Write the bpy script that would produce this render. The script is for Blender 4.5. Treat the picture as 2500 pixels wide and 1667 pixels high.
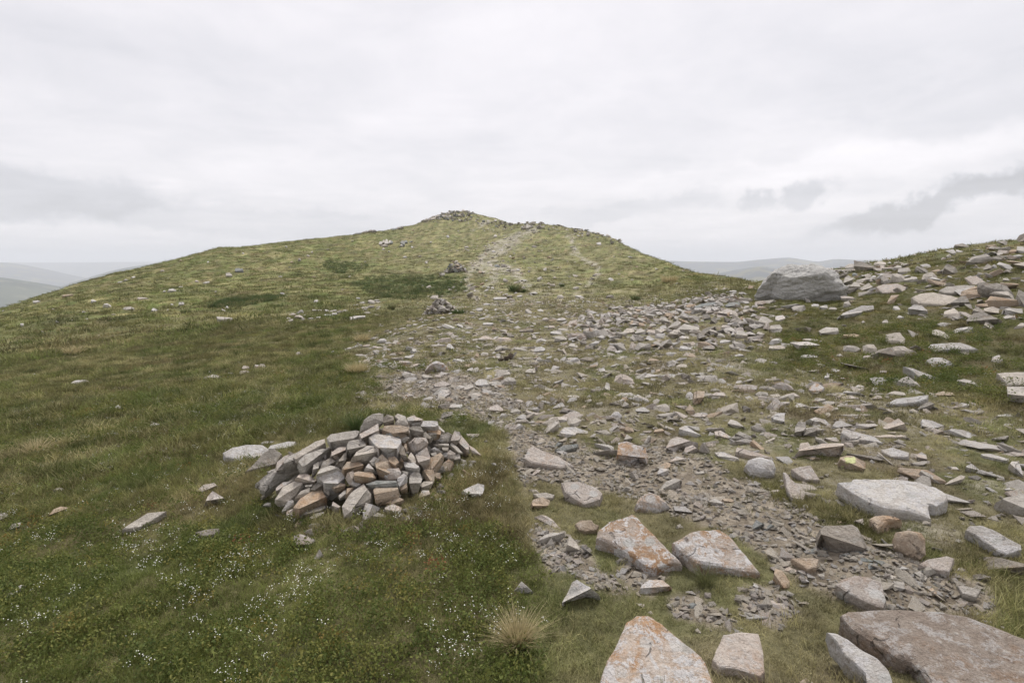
import bpy, bmesh, math, random
import numpy as np
from mathutils import Vector, noise as mnoise

for o in list(bpy.data.objects):
    bpy.data.objects.remove(o)
scene = bpy.context.scene
COL = scene.collection
R = math.radians

# ------------------------------------------------------------------ camera
PW, PH = 2500.0, 1667.0                    # the photograph's size, used to place things
LENS = 20.0
F = PW * LENS / 36.0
V_HORIZON = 640.0
PITCH = math.atan((PH / 2 - V_HORIZON) / F)
EYE = 1.65                                 # eye height above the ground at the origin
cam_d = bpy.data.cameras.new('camera')
cam_d.lens = LENS; cam_d.sensor_width = 36.0
cam_d.clip_start = 0.05; cam_d.clip_end = 60000
cam = bpy.data.objects.new('camera', cam_d)
cam.location = (0, 0, EYE)
cam.rotation_euler = (math.pi / 2 - PITCH, 0, 0)
COL.objects.link(cam)
scene.camera = cam

# ------------------------------------------------------------------ exposure / render
scene.view_settings.view_transform = 'Standard'
scene.view_settings.look = 'None'
scene.view_settings.exposure = 0.48
scene.view_settings.gamma = 1.0
scene.view_settings.use_curve_mapping = False
scene.render.engine = 'CYCLES'
scene.cycles.use_denoising = True
scene.cycles.max_bounces = 6
scene.cycles.diffuse_bounces = 3
scene.cycles.glossy_bounces = 2
scene.cycles.transmission_bounces = 3
scene.cycles.volume_bounces = 2
scene.cycles.transparent_max_bounces = 4

SP, CP = math.sin(PITCH), math.cos(PITCH)
def px_dir(u, v):
    X = (u - PW / 2) / F; Y = (PH / 2 - v) / F
    return np.array([X, CP + Y * SP, -SP + Y * CP])
def px_az_t(u, v):
    d = px_dir(u, v)
    return math.atan2(d[0], d[1]), d[2] / math.hypot(d[0], d[1])
def project(x, y, z):
    """world -> photograph pixel; z in world coordinates"""
    zz = z - EYE
    dep = y * CP - zz * SP
    upc = y * SP + zz * CP
    dep = np.where(dep < 0.05, 0.05, dep)
    return PW / 2 + F * x / dep, PH / 2 - F * upc / dep

# ------------------------------------------------------------------ sun and overcast sky
SUN_AZ, SUN_EL = R(24), R(60)              # azimuth clockwise from the view direction (+Y)
sun_d = bpy.data.lights.new('sun', 'SUN')
sun_d.energy = 2.3; sun_d.angle = R(10); sun_d.color = (1.0, 0.965, 0.91)
sun = bpy.data.objects.new('sun', sun_d)
sd = Vector((math.sin(SUN_AZ) * math.cos(SUN_EL), math.cos(SUN_AZ) * math.cos(SUN_EL), math.sin(SUN_EL)))
sun.rotation_euler = sd.to_track_quat('Z', 'Y').to_euler()
sun.location = (0, 0, 60)
COL.objects.link(sun)

class NT:
    """small helper to write node trees"""
    def __init__(self, tree):
        self.t = tree; self.n = tree.nodes; self.l = tree.links
    def node(self, kind, **kw):
        nd = self.n.new(kind)
        for k, val in kw.items(): setattr(nd, k, val)
        return nd
    def put(self, sock, val):
        if hasattr(val, 'links') or hasattr(val, 'is_linked'): self.l.new(val, sock)
        else: sock.default_value = val
    def math(self, op, a, b=0.0, c=None, clamp=False):
        m = self.node('ShaderNodeMath', operation=op, use_clamp=clamp)
        self.put(m.inputs[0], a); self.put(m.inputs[1], b)
        if c is not None: self.put(m.inputs[2], c)
        return m.outputs[0]
    def vmath(self, op, a, b=(0, 0, 0), out=0):
        m = self.node('ShaderNodeVectorMath', operation=op)
        self.put(m.inputs[0], a); self.put(m.inputs[1], b)
        return m.outputs[out]
    def noise(self, vec, scale, detail=4.0, rough=0.55, dist=0.0, w=None):
        nd = self.node('ShaderNodeTexNoise')
        if w is not None:
            nd.noise_dimensions = '4D'; self.put(nd.inputs['W'], w)
        if vec is not None: self.put(nd.inputs['Vector'], vec)
        nd.inputs['Scale'].default_value = scale; nd.inputs['Detail'].default_value = detail
        nd.inputs['Roughness'].default_value = rough; nd.inputs['Distortion'].default_value = dist
        return nd.outputs['Fac']
    def ramp(self, fac, stops, interp='LINEAR'):
        nd = self.node('ShaderNodeValToRGB'); cr = nd.color_ramp; cr.interpolation = interp
        while len(cr.elements) > 1: cr.elements.remove(cr.elements[-1])
        for i, (p, c) in enumerate(stops):
            e = cr.elements[0] if i == 0 else cr.elements.new(p)
            e.position = p
            e.color = (c, c, c, 1) if isinstance(c, (int, float)) else (c[0], c[1], c[2], 1)
        self.put(nd.inputs[0], fac)
        return nd.outputs[0]
    def sstep(self, x, lo, hi):
        m = self.node('ShaderNodeMapRange', interpolation_type='SMOOTHSTEP')
        self.put(m.inputs[0], x)
        m.inputs[1].default_value = lo; m.inputs[2].default_value = hi
        m.inputs[3].default_value = 0.0; m.inputs[4].default_value = 1.0
        return m.outputs[0]
    def mix(self, fac, a, b, mode='MIX'):
        m = self.node('ShaderNodeMix', data_type='RGBA', blend_type=mode)
        self.put(m.inputs[0], fac)
        for s, val in ((m.inputs[6], a), (m.inputs[7], b)):
            if isinstance(val, tuple): s.default_value = (val[0], val[1], val[2], 1)
            else: self.put(s, val)
        return m.outputs[2]

world = bpy.data.worlds.new('World'); scene.world = world; world.use_nodes = True
W = NT(world.node_tree); W.n.clear()
sky = W.node('ShaderNodeTexSky', sky_type='NISHITA'); sky.sun_disc = False
sky.sun_elevation = SUN_EL; sky.sun_rotation = SUN_AZ
sky.air_density = 1.0; sky.dust_density = 2.0
tc = W.node('ShaderNodeTexCoord'); D = tc.outputs['Generated']
sx = W.node('ShaderNodeSeparateXYZ'); W.put(sx.inputs[0], D)
dx, dy, dz = sx.outputs
zc = W.math('MAXIMUM', dz, 0.0)
inv = W.math('DIVIDE', 1.0, W.math('ADD', zc, 0.13))
cxy = W.node('ShaderNodeCombineXYZ')
W.put(cxy.inputs[0], W.math('MULTIPLY', dx, inv)); W.put(cxy.inputs[1], W.math('MULTIPLY', dy, inv))
CL = cxy.outputs[0]                                # position on a flat cloud deck
n1 = W.noise(CL, 0.75, 5, 0.55, 0.3)
n2 = W.noise(W.vmath('ADD', CL, (7.3, 2.1, 4.0)), 2.3, 6, 0.6, 0.4)
deck = W.math('ADD', W.math('MULTIPLY', W.math('SUBTRACT', n1, 0.5), 0.38), W.math('MULTIPLY', W.math('SUBTRACT', n2, 0.5), 0.24))
# lower clouds in view, each at its own bearing and height
az = W.math('ARCTAN2', dx, dy); el = W.math('ARCSINE', dz)
wv1 = W.noise(D, 7.0, 6, 0.62); wv2 = W.noise(W.vmath('ADD', D, (3, 5, 9)), 7.0, 6, 0.62)
wv3 = W.noise(W.vmath('ADD', D, (13, 5, 2)), 22.0, 5, 0.6)
azd = W.math('ADD', az, W.math('MULTIPLY', W.math('SUBTRACT', wv1, 0.5), 0.30))
eld = W.math('ADD', el, W.math('ADD', W.math('MULTIPLY', W.math('SUBTRACT', wv2, 0.5), 0.085), W.math('MULTIPLY', W.math('SUBTRACT', wv3, 0.5), 0.03)))
CLOUDS = [  # pixel centre, half width, half height, tilt (deg, up to the right), amount
    (60, 480, 430, 58, 4, -0.17), (640, 545, 420, 40, -3, -0.11), (430, 455, 60, 28, 0, 0.06),
    (60, 575, 380, 32, 0, 0.05), (2290, 500, 330, 36, 17, -0.31), (1930, 478, 95, 32, 12, -0.22),
    (1950, 415, 620, 45, 4, 0.07), (1520, 520, 260, 28, 6, -0.08), (1650, 560, 330, 20, 0, 0.04),
    (2420, 240, 420, 90, 8, -0.07), (300, 160, 500, 120, 0, -0.03)]
total = deck
for u, v, hw, hh, tilt, amt in CLOUDS:
    a0, t0 = px_az_t(u, v); e0 = math.atan(t0)
    a1, _ = px_az_t(u + hw, v); _, t1 = px_az_t(u, v - hh)
    sa = abs(a1 - a0); se = abs(math.atan(t1) - e0)
    da = W.math('SUBTRACT', azd, a0); de = W.math('SUBTRACT', eld, e0)
    c, s = math.cos(R(tilt)), math.sin(R(tilt))
    p = W.math('DIVIDE', W.math('ADD', W.math('MULTIPLY', da, c), W.math('MULTIPLY', de, s)), sa)
    q = W.math('DIVIDE', W.math('SUBTRACT', W.math('MULTIPLY', de, c), W.math('MULTIPLY', da, s)), se)
    d2 = W.math('ADD', W.math('MULTIPLY', p, p), W.math('MULTIPLY', q, q))
    g = W.math('POWER', 2.718, W.math('MULTIPLY', d2, -1.0))
    g = W.sstep(g, 0.15, 0.65)
    total = W.math('ADD', total, W.math('MULTIPLY', g, amt))
CLOUD_GAIN = 6.85
lum = W.math('MULTIPLY', W.math('ADD', total, 1.0), CLOUD_GAIN)
ccol = W.mix(W.sstep(total, -0.22, 0.12), (0.93, 0.925, 0.985), (1.0, 0.965, 0.998))
cc = W.node('ShaderNodeVectorMath', operation='SCALE'); W.put(cc.inputs[0], ccol); W.put(cc.inputs['Scale'], lum)
skymix = W.mix(0.94, sky.outputs[0], cc.outputs[0])
bg = W.node('ShaderNodeBackground'); bg.inputs['Strength'].default_value = 0.1
W.put(bg.inputs['Color'], skymix)
wo = W.node('ShaderNodeOutputWorld'); W.l.new(bg.outputs[0], wo.inputs['Surface'])

# ------------------------------------------------------------------ helpers
rng = np.random.default_rng(7)
random.seed(7)

def gnoise(x, y, seed=0):
    """2D gradient noise, about -0.7..0.7"""
    x = np.asarray(x, float); y = np.asarray(y, float)
    xi = np.floor(x).astype(np.int64); yi = np.floor(y).astype(np.int64)
    xf, yf = x - xi, y - yi
    def g(ix, iy, fx, fy):
        h = (ix * 374761393 + iy * 668265263 + seed * 1442695041) & 0xffffffff
        h = ((h ^ (h >> 13)) * 1274126177) & 0xffffffff
        h = h ^ (h >> 16)
        a = (h & 0xffff) / 65536.0 * 2 * np.pi
        return np.cos(a) * fx + np.sin(a) * fy
    u = xf * xf * xf * (xf * (xf * 6 - 15) + 10); w = yf * yf * yf * (yf * (yf * 6 - 15) + 10)
    a = g(xi, yi, xf, yf); b = g(xi + 1, yi, xf - 1, yf)
    c = g(xi, yi + 1, xf, yf - 1); d = g(xi + 1, yi + 1, xf - 1, yf - 1)
    return (a + u * (b - a)) * (1 - w) + (c + u * (d - c)) * w
def fbm(x, y, seed=0, octv=4, gain=0.5):
    s = 0; a = 1.0
    for k in range(octv):
        s = s + a * gnoise(x * 2 ** k, y * 2 ** k, seed + 17 * k); a *= gain
    return s
def pchip(xk, yk, x):
    xk = np.asarray(xk, float); yk = np.asarray(yk, float); x = np.asarray(x, float)
    h = np.diff(xk); dl = np.diff(yk, axis=0) / h.reshape(-1, *([1] * (yk.ndim - 1)))
    m = np.zeros_like(yk); m[0] = dl[0]; m[-1] = dl[-1]
    if len(xk) > 2:
        a, b = dl[:-1], dl[1:]
        ok = a * b > 0
        m[1:-1] = np.where(ok, 2 * a * b / np.where(ok, a + b, 1), 0)
    i = np.clip(np.searchsorted(xk, x) - 1, 0, len(xk) - 2)
    hh = h[i]; t = np.clip((x - xk[i]) / hh, 0, 1)
    sh = (-1,) + (1,) * (yk.ndim - 1)
    t = t.reshape(sh); hh = hh.reshape(sh)
    return ((2 * t ** 3 - 3 * t ** 2 + 1) * yk[i] + (t ** 3 - 2 * t ** 2 + t) * hh * m[i]
            + (-2 * t ** 3 + 3 * t ** 2) * yk[i + 1] + (t ** 3 - t ** 2) * hh * m[i + 1])
def in_poly(px, py, poly):
    px = np.asarray(px); py = np.asarray(py)
    ins = np.zeros(px.shape, bool); n = len(poly); j = n - 1
    for i in range(n):
        xi, yi = poly[i]; xj, yj = poly[j]
        c = ((yi > py) != (yj > py)) & (px < (xj - xi) * (py - yi) / ((yj - yi) if yj != yi else 1e-9) + xi)
        ins ^= c; j = i
    return ins
def poly_dist(px, py, pts, closed=False):
    px = np.asarray(px, float); py = np.asarray(py, float)
    best = np.full(px.shape, 1e9); P = list(pts) + ([pts[0]] if closed else [])
    for (ax, ay), (bx, by) in zip(P[:-1], P[1:]):
        ex, ey = bx - ax, by - ay; L = ex * ex + ey * ey + 1e-9
        t = np.clip(((px - ax) * ex + (py - ay) * ey) / L, 0, 1)
        best = np.minimum(best, np.hypot(px - ax - t * ex, py - ay - t * ey))
    return best
def smooth(x, lo, hi):
    t = np.clip((np.asarray(x, float) - lo) / (hi - lo), 0, 1); return t * t * (3 - 2 * t)

def link(name, mesh, mat=None, parent=None, loc=None):
    o = bpy.data.objects.new(name, mesh); COL.objects.link(o)
    if mat is not None and mesh is not None and not mesh.materials: mesh.materials.append(mat)
    if parent is not None: o.parent = parent
    if loc is not None: o.location = loc
    return o
def tag(o, label, cat, group=None, kind=None):
    o['label'] = label; o['category'] = cat
    if group: o['group'] = group
    if kind: o['kind'] = kind
    return o
def mesh_from(name, verts, faces, smooth_shade=False):
    me = bpy.data.meshes.new(name); me.from_pydata([tuple(v) for v in verts], [], [tuple(f) for f in faces]); me.update()
    if smooth_shade: me.polygons.foreach_set('use_smooth', np.ones(len(me.polygons), bool))
    return me
def grid_mesh(name, V, nr, nc, wrap=False):
    i = np.arange(nr - 1)[:, None]; j = np.arange(nc if wrap else nc - 1)[None, :]
    a = i * nc + j; b = i * nc + (j + 1) % nc; c = (i + 1) * nc + (j + 1) % nc; d = (i + 1) * nc + j
    fc = np.stack([a + 0 * b, b + 0 * a, c + 0 * a, d + 0 * b], -1).reshape(-1, 4)
    me = bpy.data.meshes.new(name)
    me.vertices.add(len(V)); me.vertices.foreach_set('co', np.ascontiguousarray(V, np.float32).ravel())
    me.loops.add(fc.size); me.loops.foreach_set('vertex_index', fc.ravel().astype(np.int32))
    me.polygons.add(len(fc)); me.polygons.foreach_set('loop_start', np.arange(0, fc.size, 4, dtype=np.int32))
    me.update(calc_edges=True); me.validate()
    me.polygons.foreach_set('use_smooth', np.ones(len(me.polygons), bool))
    return me

# ------------------------------------------------------------------ terrain
# height field z(bearing, distance), written as slope t = height over eye level / distance
U_SKY = [-500, -300, 0, 71, 160, 265, 371, 442, 537, 592, 700, 800, 861, 911, 935, 980, 1010, 1045, 1083, 1110, 1133, 1156, 1213, 1248, 1301, 1347, 1435, 1504, 1520, 1565, 1623, 1699, 1768, 1846]
V_SKY = [900, 835, 750, 728, 700, 670, 647, 630, 604, 603, 590, 580, 574, 564, 565, 555, 550, 538, 524, 518, 517, 521, 534, 548, 545, 550, 565, 586, 596, 618, 638, 667, 675, 689]
COLS = {  # bearing (pixel at the horizon) : [(distance, pixel row)], the last knot is the skyline
    -500: [(18, 1040), (30, 975), (55, 920), (80, 900)],
    -300: [(18, 990), (30, 910), (55, 856), (85, 835)],
    0: [(18, 925), (30, 835), (55, 772), (90, 750)],
    265: [(18, 890), (30, 800), (55, 712), (95, 670)],
    537: [(18, 850), (30, 775), (55, 682), (100, 604)],
    800: [(18, 815), (28, 757), (45, 702), (75, 640), (115, 580)],
    1000: [(18, 797), (28, 747), (45, 697), (75, 627), (130, 551)],
    1133: [(18, 788), (28, 744), (45, 692), (75, 622), (110, 567), (150, 517)],
    1213: [(18, 786), (28, 743), (45, 692), (75, 622), (110, 567), (150, 534)],
    1301: [(18, 784), (28, 741), (45, 692), (75, 622), (115, 545)],
    1435: [(18, 780), (28, 738), (45, 693), (75, 627), (105, 565)],
    1565: [(18, 774), (28, 735), (45, 692), (70, 642), (85, 618)],
    1699: [(18, 762), (28, 715), (42, 682), (55, 667)],
    1846: [(18, 745), (25, 715), (35, 697), (42, 689)],
    2023: [(14, 785), (20, 725), (27, 674), (33, 659)],
    2176: [(14, 770), (20, 700), (28, 646), (33, 632)],
    2326: [(14, 758), (20, 682), (28, 620), (33, 605)],
    2500: [(14, 745), (20, 662), (28, 598), (33, 582)],
    2800: [(14, 735), (20, 640), (28, 566), (33, 545)],
}
def az_of(u): return math.atan2((u - PW / 2) / F, 1.0 / CP)
def t_of(a, v):
    Y = (PH / 2 - v) / F
    y = CP + Y * SP
    return (-SP + Y * CP) * math.cos(a) / y
def near_z(x, y):
    return -EYE - 0.10 * max(0.0, -(x + 0.6)) ** 1.0 + 0.055 * max(0.0, x - 0.6) - 0.012 * y
NR = 400
LR = np.linspace(math.log(0.35), math.log(700.0), NR); RR = np.exp(LR)
col_az, col_t, col_rs = [], [], []
for u, kn in COLS.items():
    a = az_of(u); rs = kn[-1][0]
    rk, tk = [], []
    for r in (0.35, 0.8, 1.5, 2.5, 4.0, 6.5, 10.0):
        rk.append(r); tk.append(near_z(r * math.sin(a), r * math.cos(a)) / r)
    for r, v in kn:
        rk.append(r); tk.append(t_of(a, v))
    ts = tk[-1]
    for f, dt in ((1.15, 0.006), (1.5, 0.035), (2.4, 0.11), (5.0, 0.21)):
        if rs * f < 650: rk.append(rs * f); tk.append(ts - dt)
    rk.append(max(rk[-1] * 1.05, 720.0)); tk.append(min(tk[-1] - 0.01, -0.235))
    col_az.append(a); col_rs.append(rs)
    col_t.append(pchip(np.log(rk), tk, LR))
col_az = np.array(col_az); col_t = np.array(col_t); col_rs = np.array(col_rs)
AZ_F = np.arange(R(-54), R(54), R(0.19))
back = np.arange(R(54), R(306), R(6))
AZ = np.concatenate([AZ_F, back])                        # increasing, -54deg .. 306deg
NA = len(AZ)
T = np.zeros((NA, NR))
nf = len(AZ_F)
T[:nf] = pchip(col_az, col_t, np.clip(AZ_F, col_az[0], col_az[-1]))
wrap = (back - back[0]) / (R(306) - back[0])
T[nf:] = T[nf - 1][None] * (1 - wrap[:, None]) + T[0][None] * wrap[:, None]
tn = np.array([[-EYE / r for r in RR]])
RS = np.interp(AZ_F, col_az, col_rs)
XX = np.sin(AZ)[:, None] * RR[None]; YY = np.cos(AZ)[:, None] * RR[None]
fade = smooth(RR, 0.8, 2.5)[None]
bump = (0.9 * fbm(XX / 34, YY / 34, 3, 3) * smooth(RR, 25, 90)[None] * 0.55
        + 0.20 * fbm(XX / 7, YY / 7, 5, 2) * smooth(RR, 5, 25)[None]
        + 0.085 * fbm(XX / 1.7, YY / 1.7, 9, 2) * smooth(RR, 1.2, 6)[None]
        + 0.040 * fbm(XX / 0.55, YY / 0.55, 11, 2) * fade * (1 - smooth(RR, 20, 60)[None])
        + 0.17 * fbm(XX / 2.2, YY / 2.2, 21, 3) * smooth(RR, 18, 40)[None])
T = T + bump / RR[None]
# hold the skyline where the photograph has it
sky_az = np.array([az_of(u) for u in U_SKY]); sky_t = np.array([t_of(az_of(u), v) for u, v in zip(U_SKY, V_SKY)])
u_b = [1950, 2023, 2100, 2176, 2326, 2380, 2500, 2800]; v_b = [672, 660, 645, 633, 606, 596, 583, 548]
for it in range(3):
    for i, a in enumerate(AZ_F):
        rs = RS[i]
        if a <= sky_az[-1]: want = np.interp(a, sky_az, sky_t)
        else: want = np.interp(a, [az_of(sky_u) for sky_u in [1846] + u_b], [sky_t[-1]] + [t_of(az_of(q), w) for q, w in zip(u_b, v_b)])
        zone = RR > rs * 0.45
        d = want - T[i][zone].max()
        T[i] += d * smooth(LR, math.log(rs * 0.35), math.log(rs * 0.95))
Z = T * RR[None] + EYE                                    # world heights
TERR = T
def ground_z(x, y):
    x = np.asarray(x, float); y = np.asarray(y, float)
    a = np.arctan2(x, y); a = np.where(a < AZ[0], a + 2 * np.pi, a)
    lr = np.log(np.maximum(np.hypot(x, y), 0.36))
    j = np.clip((lr - LR[0]) / (LR[1] - LR[0]), 0, NR - 1.001); j0 = j.astype(int); fj = j - j0
    i0 = np.clip(np.searchsorted(AZ, a, side='right') - 1, 0, NA - 1); i1 = (i0 + 1) % NA
    nxt = np.where(i1 == 0, AZ[0] + 2 * np.pi, AZ[i1]); fi = np.clip((a - AZ[i0]) / (nxt - AZ[i0]), 0, 1)
    return ((Z[i0, j0] * (1 - fj) + Z[i0, j0 + 1] * fj) * (1 - fi) + (Z[i1, j0] * (1 - fj) + Z[i1, j0 + 1] * fj) * fi)
def hit(u, v):
    """where the line of sight through a pixel meets the ground"""
    a, t = px_az_t(u, v)
    i = min(max((a - AZ_F[0]) / (AZ_F[1] - AZ_F[0]), 0), nf - 1.001); i0 = int(i); f = i - i0
    prof = T[i0] * (1 - f) + T[i0 + 1] * f
    k0 = int(np.searchsorted(LR, math.log(0.9)))
    idx = np.nonzero(prof[k0:] >= t)[0]
    if len(idx) == 0: k = int(np.argmax(prof[k0:])) + k0; r = RR[k]
    else:
        k = idx[0] + k0
        p, q = prof[k - 1], prof[k]
        w = 0 if q == p else min(max((t - p) / (q - p), 0), 1)
        r = math.exp(LR[k - 1] + w * (LR[k] - LR[k - 1]))
    x, y = r * math.sin(a), r * math.cos(a)
    return np.array([x, y, float(ground_z(x, y))])

# zoom frames used while measuring the photograph: origin and scale
ZM = {'A': (500, 950, 2.94), 'B': (1200, 1000, 3.36), 'C': (1800, 1000, 3.36), 'D': (1200, 1300, 3.36), 'E': (1800, 1300, 3.36),
      'F': (0, 1000, 2.351), 'G': (600, 1300, 3.36), 'H': (800, 480, 2.613), 'I': (1700, 540, 2.94), 'J': (0, 560, 2.94),
      'K': (850, 700, 3.36), 'L': (1500, 650, 3.92), 'M': (1900, 750, 3.92), 'N': (960, 560, 5.88), 'P': (660, 700, 4.704), 'S': (0, 0, 1.0)}
def zpx(zm, pts):
    ox, oy, s = ZM[zm]
    return [(ox + x / s, oy + y / s) for x, y in pts]

# surface zones, traced in the photograph and laid onto the ground
GRAVEL = [
    [(1040, 985), (1120, 975), (1200, 1012), (1330, 1055), (1480, 1100), (1650, 1135), (1800, 1175), (1920, 1235), (2010, 1290), (2150, 1325), (2300, 1385), (2420, 1430), (2430, 1490), (2250, 1515), (2100, 1490), (1960, 1425), (1850, 1350), (1720, 1285), (1570, 1225), (1420, 1180), (1290, 1185), (1255, 1120), (1235, 1060), (1170, 1020)],
    [(1290, 1290), (1350, 1285), (1420, 1330), (1470, 1390), (1540, 1440), (1500, 1460), (1420, 1420), (1330, 1390), (1300, 1340)],
    [(1630, 1450), (1700, 1445), (1780, 1500), (1800, 1540), (1720, 1530), (1650, 1500)],
    [(940, 960), (960, 915), (1080, 905), (1200, 935), (1300, 1000), (1240, 1010), (1120, 985), (1000, 985)],
    [(1480, 1130), (1600, 1090), (1760, 1130), (1760, 1180), (1600, 1160)],
    [(1820, 1440), (1900, 1430), (1960, 1490), (1900, 1540), (1800, 1500)],
    [(1560, 1330), (1640, 1400), (1600, 1450), (1520, 1420), (1500, 1390)],
]
HEAP = [(1420, 815), (1500, 785), (1600, 765), (1700, 740), (1770, 735), (1830, 780), (1820, 825), (1730, 850), (1600, 835), (1500, 830)]
FIELD = [(870, 1010), (900, 900), (870, 850), (960, 800), (1060, 765), (1130, 735), (1180, 700), (1330, 690), (1500, 720), (1640, 735), (1760, 700), (1850, 720), (1900, 800), (1850, 890), (2100, 920), (2300, 960), (2500, 1010), (2600, 1300), (2300, 1330), (1950, 1200), (1700, 1150), (1300, 1050), (1150, 1000)]
BANK = [(1640, 740), (1850, 690), (2000, 650), (2500, 575), (2600, 600), (2600, 1000), (2300, 970), (2050, 920), (1900, 900), (1880, 800), (1800, 740)]
TRAILS = [(zpx('H', [(960, 640), (890, 560), (905, 480), (960, 430), (980, 390), (1050, 330), (1150, 270), (1250, 240), (1330, 215)]), 9),
          (zpx('H', [(1050, 560), (1060, 500), (1100, 450), (1000, 430), (930, 440)]), 13), (zpx('H', [(1110, 450), (1190, 480), (1270, 560)]), 11),
          (zpx('H', [(1545, 250), (1580, 320), (1555, 350), (1640, 400), (1720, 440), (1720, 500), (1650, 570)]), 5),
          (zpx('H', [(1015, 158), (920, 225)]), 4), (zpx('H', [(990, 470), (1060, 400), (1120, 330), (1200, 270)]), 16)]
RUSH = [zpx('H', [(0, 485), (-30, 430), (0, 405), (150, 418), (315, 445), (200, 480), (80, 492)]),
        zpx('H', [(100, 565), (250, 520), (480, 505), (700, 505), (885, 520), (890, 600), (700, 640), (450, 658), (330, 640), (230, 600)]),
        zpx('J', [(1490, 558), (1600, 512), (1850, 480), (2035, 468), (2030, 500), (1850, 535), (1660, 568)])]
def zones(x, y, z):
    """gravel, dry turf, stones, rush amounts for ground points"""
    u, v = project(x, y, z)
    r = np.hypot(x, y)
    front = (y > 0.4)
    ju = u + 26 * fbm(x * 1.9, y * 1.9, 31, 3); jv = v + 20 * fbm(x * 1.9, y * 1.9, 37, 3)
    def soft(poly, w):
        d = poly_dist(ju, jv, poly, True); s = np.where(in_poly(ju, jv, poly), -d, d)
        return 1 - smooth(s, -w, w)
    gravel = np.zeros(np.shape(u))
    for p in GRAVEL: gravel = np.maximum(gravel, soft(p, 10))
    gravel = gravel * (r < 40)
    trail = np.zeros(np.shape(u))
    su = u + 16 * fbm(x * .3, y * .3, 41, 3); sv = v + 9 * fbm(x * .35, y * .35, 43, 3)
    for p, w in TRAILS: trail = np.maximum(trail, 0.75 * (1 - smooth(poly_dist(su, sv, p), 0, w * 1.6)))
    trail = trail * (r > 22)
    field = soft(FIELD, 45) * (r < 60)
    bank = soft(BANK, 30) * (r < 60)
    dry = np.maximum(field, 0.75 * (1 - smooth(poly_dist(u, v, [(1250, 930), (1250, 760), (1230, 640), (1300, 560)]), 150, 420)) * (r > 6))
    dry = np.maximum(dry, 0.85 * soft([(1230, 1080), (1330, 1130), (1700, 1180), (2000, 1300), (2400, 1480), (2500, 1700), (1330, 1700), (1370, 1480), (1300, 1400), (1280, 1250)], 40) * (r < 9))
    dry = dry * (1 - 0.75 * bank) * (1 - 0.50 * smooth(r, 26, 50))
    rush = np.zeros(np.shape(u))
    for p in RUSH: rush = np.maximum(rush, soft(p, 14) * (r > 20))
    m = front.astype(float)
    return gravel * m, trail * m, field * m, bank * m, dry * m, rush * m
HEATH = (0.168, 0.162, 0.058); HEATH_GREEN = (0.128, 0.158, 0.044); HEATH_BROWN = (0.202, 0.166, 0.082); STRAW = (0.36, 0.32, 0.165)
TURF = (0.262, 0.240, 0.126); TURF_PALE = (0.385, 0.345, 0.215); TURF_GREEN = (0.178, 0.196, 0.074); RUSHC = (0.100, 0.132, 0.042); MOSS = (0.17, 0.150, 0.028)
def cover_colour(x, y, zb, zd, zr):
    """plant cover colour at ground points: streaked heath, dry turf, dark bank, rushes"""
    def mx(a, b, f): return np.asarray(a) * (1 - f[:, None]) + np.asarray(b) * f[:, None]
    c, s = math.cos(R(58)), math.sin(R(58))
    p = (x * c + y * s) * 0.36; q = -x * s + y * c
    n = lambda k, sd, o=4: fbm(p * k, q * k, sd, o, 0.55)
    m = lambda k, sd, o=4: fbm(x * k, y * k, sd, o, 0.55)
    one = np.ones(len(x))
    col = mx(np.array(HEATH)[None] * one[:, None], HEATH_BROWN, 0.9 * smooth(n(.55, 101), .0, .42))
    col = mx(col, HEATH_GREEN, smooth(n(1.5, 102), .02, .40))
    col = mx(col, STRAW, 0.65 * smooth(n(1.0, 103), .02, .42))
    col = mx(col, HEATH_GREEN, 0.5 * smooth(m(.15, 104), -.05, .35))
    turf = mx(np.array(TURF)[None] * one[:, None], TURF_PALE, smooth(m(1.6, 105), -.15, .30))
    turf = mx(turf, TURF_GREEN, 0.8 * smooth(m(.9, 106), -.02, .30))
    turf = mx(turf, (.165, .125, .080), 0.7 * smooth(m(1.1, 109), .12, .42))
    col = mx(col, turf, np.clip(zd, 0, 1))
    bk = mx(np.array((.118, .122, .040))[None] * one[:, None], (.178, .142, .068), smooth(m(1.2, 107), -.1, .35))
    bk = mx(bk, MOSS, 0.8 * smooth(m(1.7, 108), .18, .40))
    col = mx(col, bk, np.clip(zb, 0, 1) * .8)
    col = mx(col, RUSHC, np.clip(zr, 0, 1) * .7)
    far = smooth(np.hypot(x, y), 12, 40)
    return col * (1 + (0.46 * fbm(p * .55, q * .55, 111, 4, .6) + 0.30 * m(.9, 112) - 0.10) * far + 0.25 * m(2.5, 113))[:, None]
# mesh rows run along the bearing, wrapped round the viewer's stand
me = grid_mesh('ground', np.ascontiguousarray(np.stack([XX.T, YY.T, Z.T], -1).reshape(-1, 3)), NR, NA, wrap=True)
co = np.empty(len(me.vertices) * 3, np.float32); me.vertices.foreach_get('co', co); co = co.reshape(-1, 3).astype(float)
zg, zt, zf, zb, zd, zr = zones(co[:, 0], co[:, 1], co[:, 2])
ca = me.attributes.new('cover', 'FLOAT_COLOR', 'POINT'); ca.data.foreach_set('color', np.c_[cover_colour(co[:, 0], co[:, 1], zb, zd, zr), np.ones(len(co))].astype(np.float32).ravel())
for nm, arr in (('gravel', zg), ('trail', zt), ('dry', zd), ('bank', zb), ('rush', zr), ('field', zf * (1 - zb))):
    at = me.attributes.new(nm, 'FLOAT', 'POINT'); at.data.foreach_set('value', arr.astype(np.float32))
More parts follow.
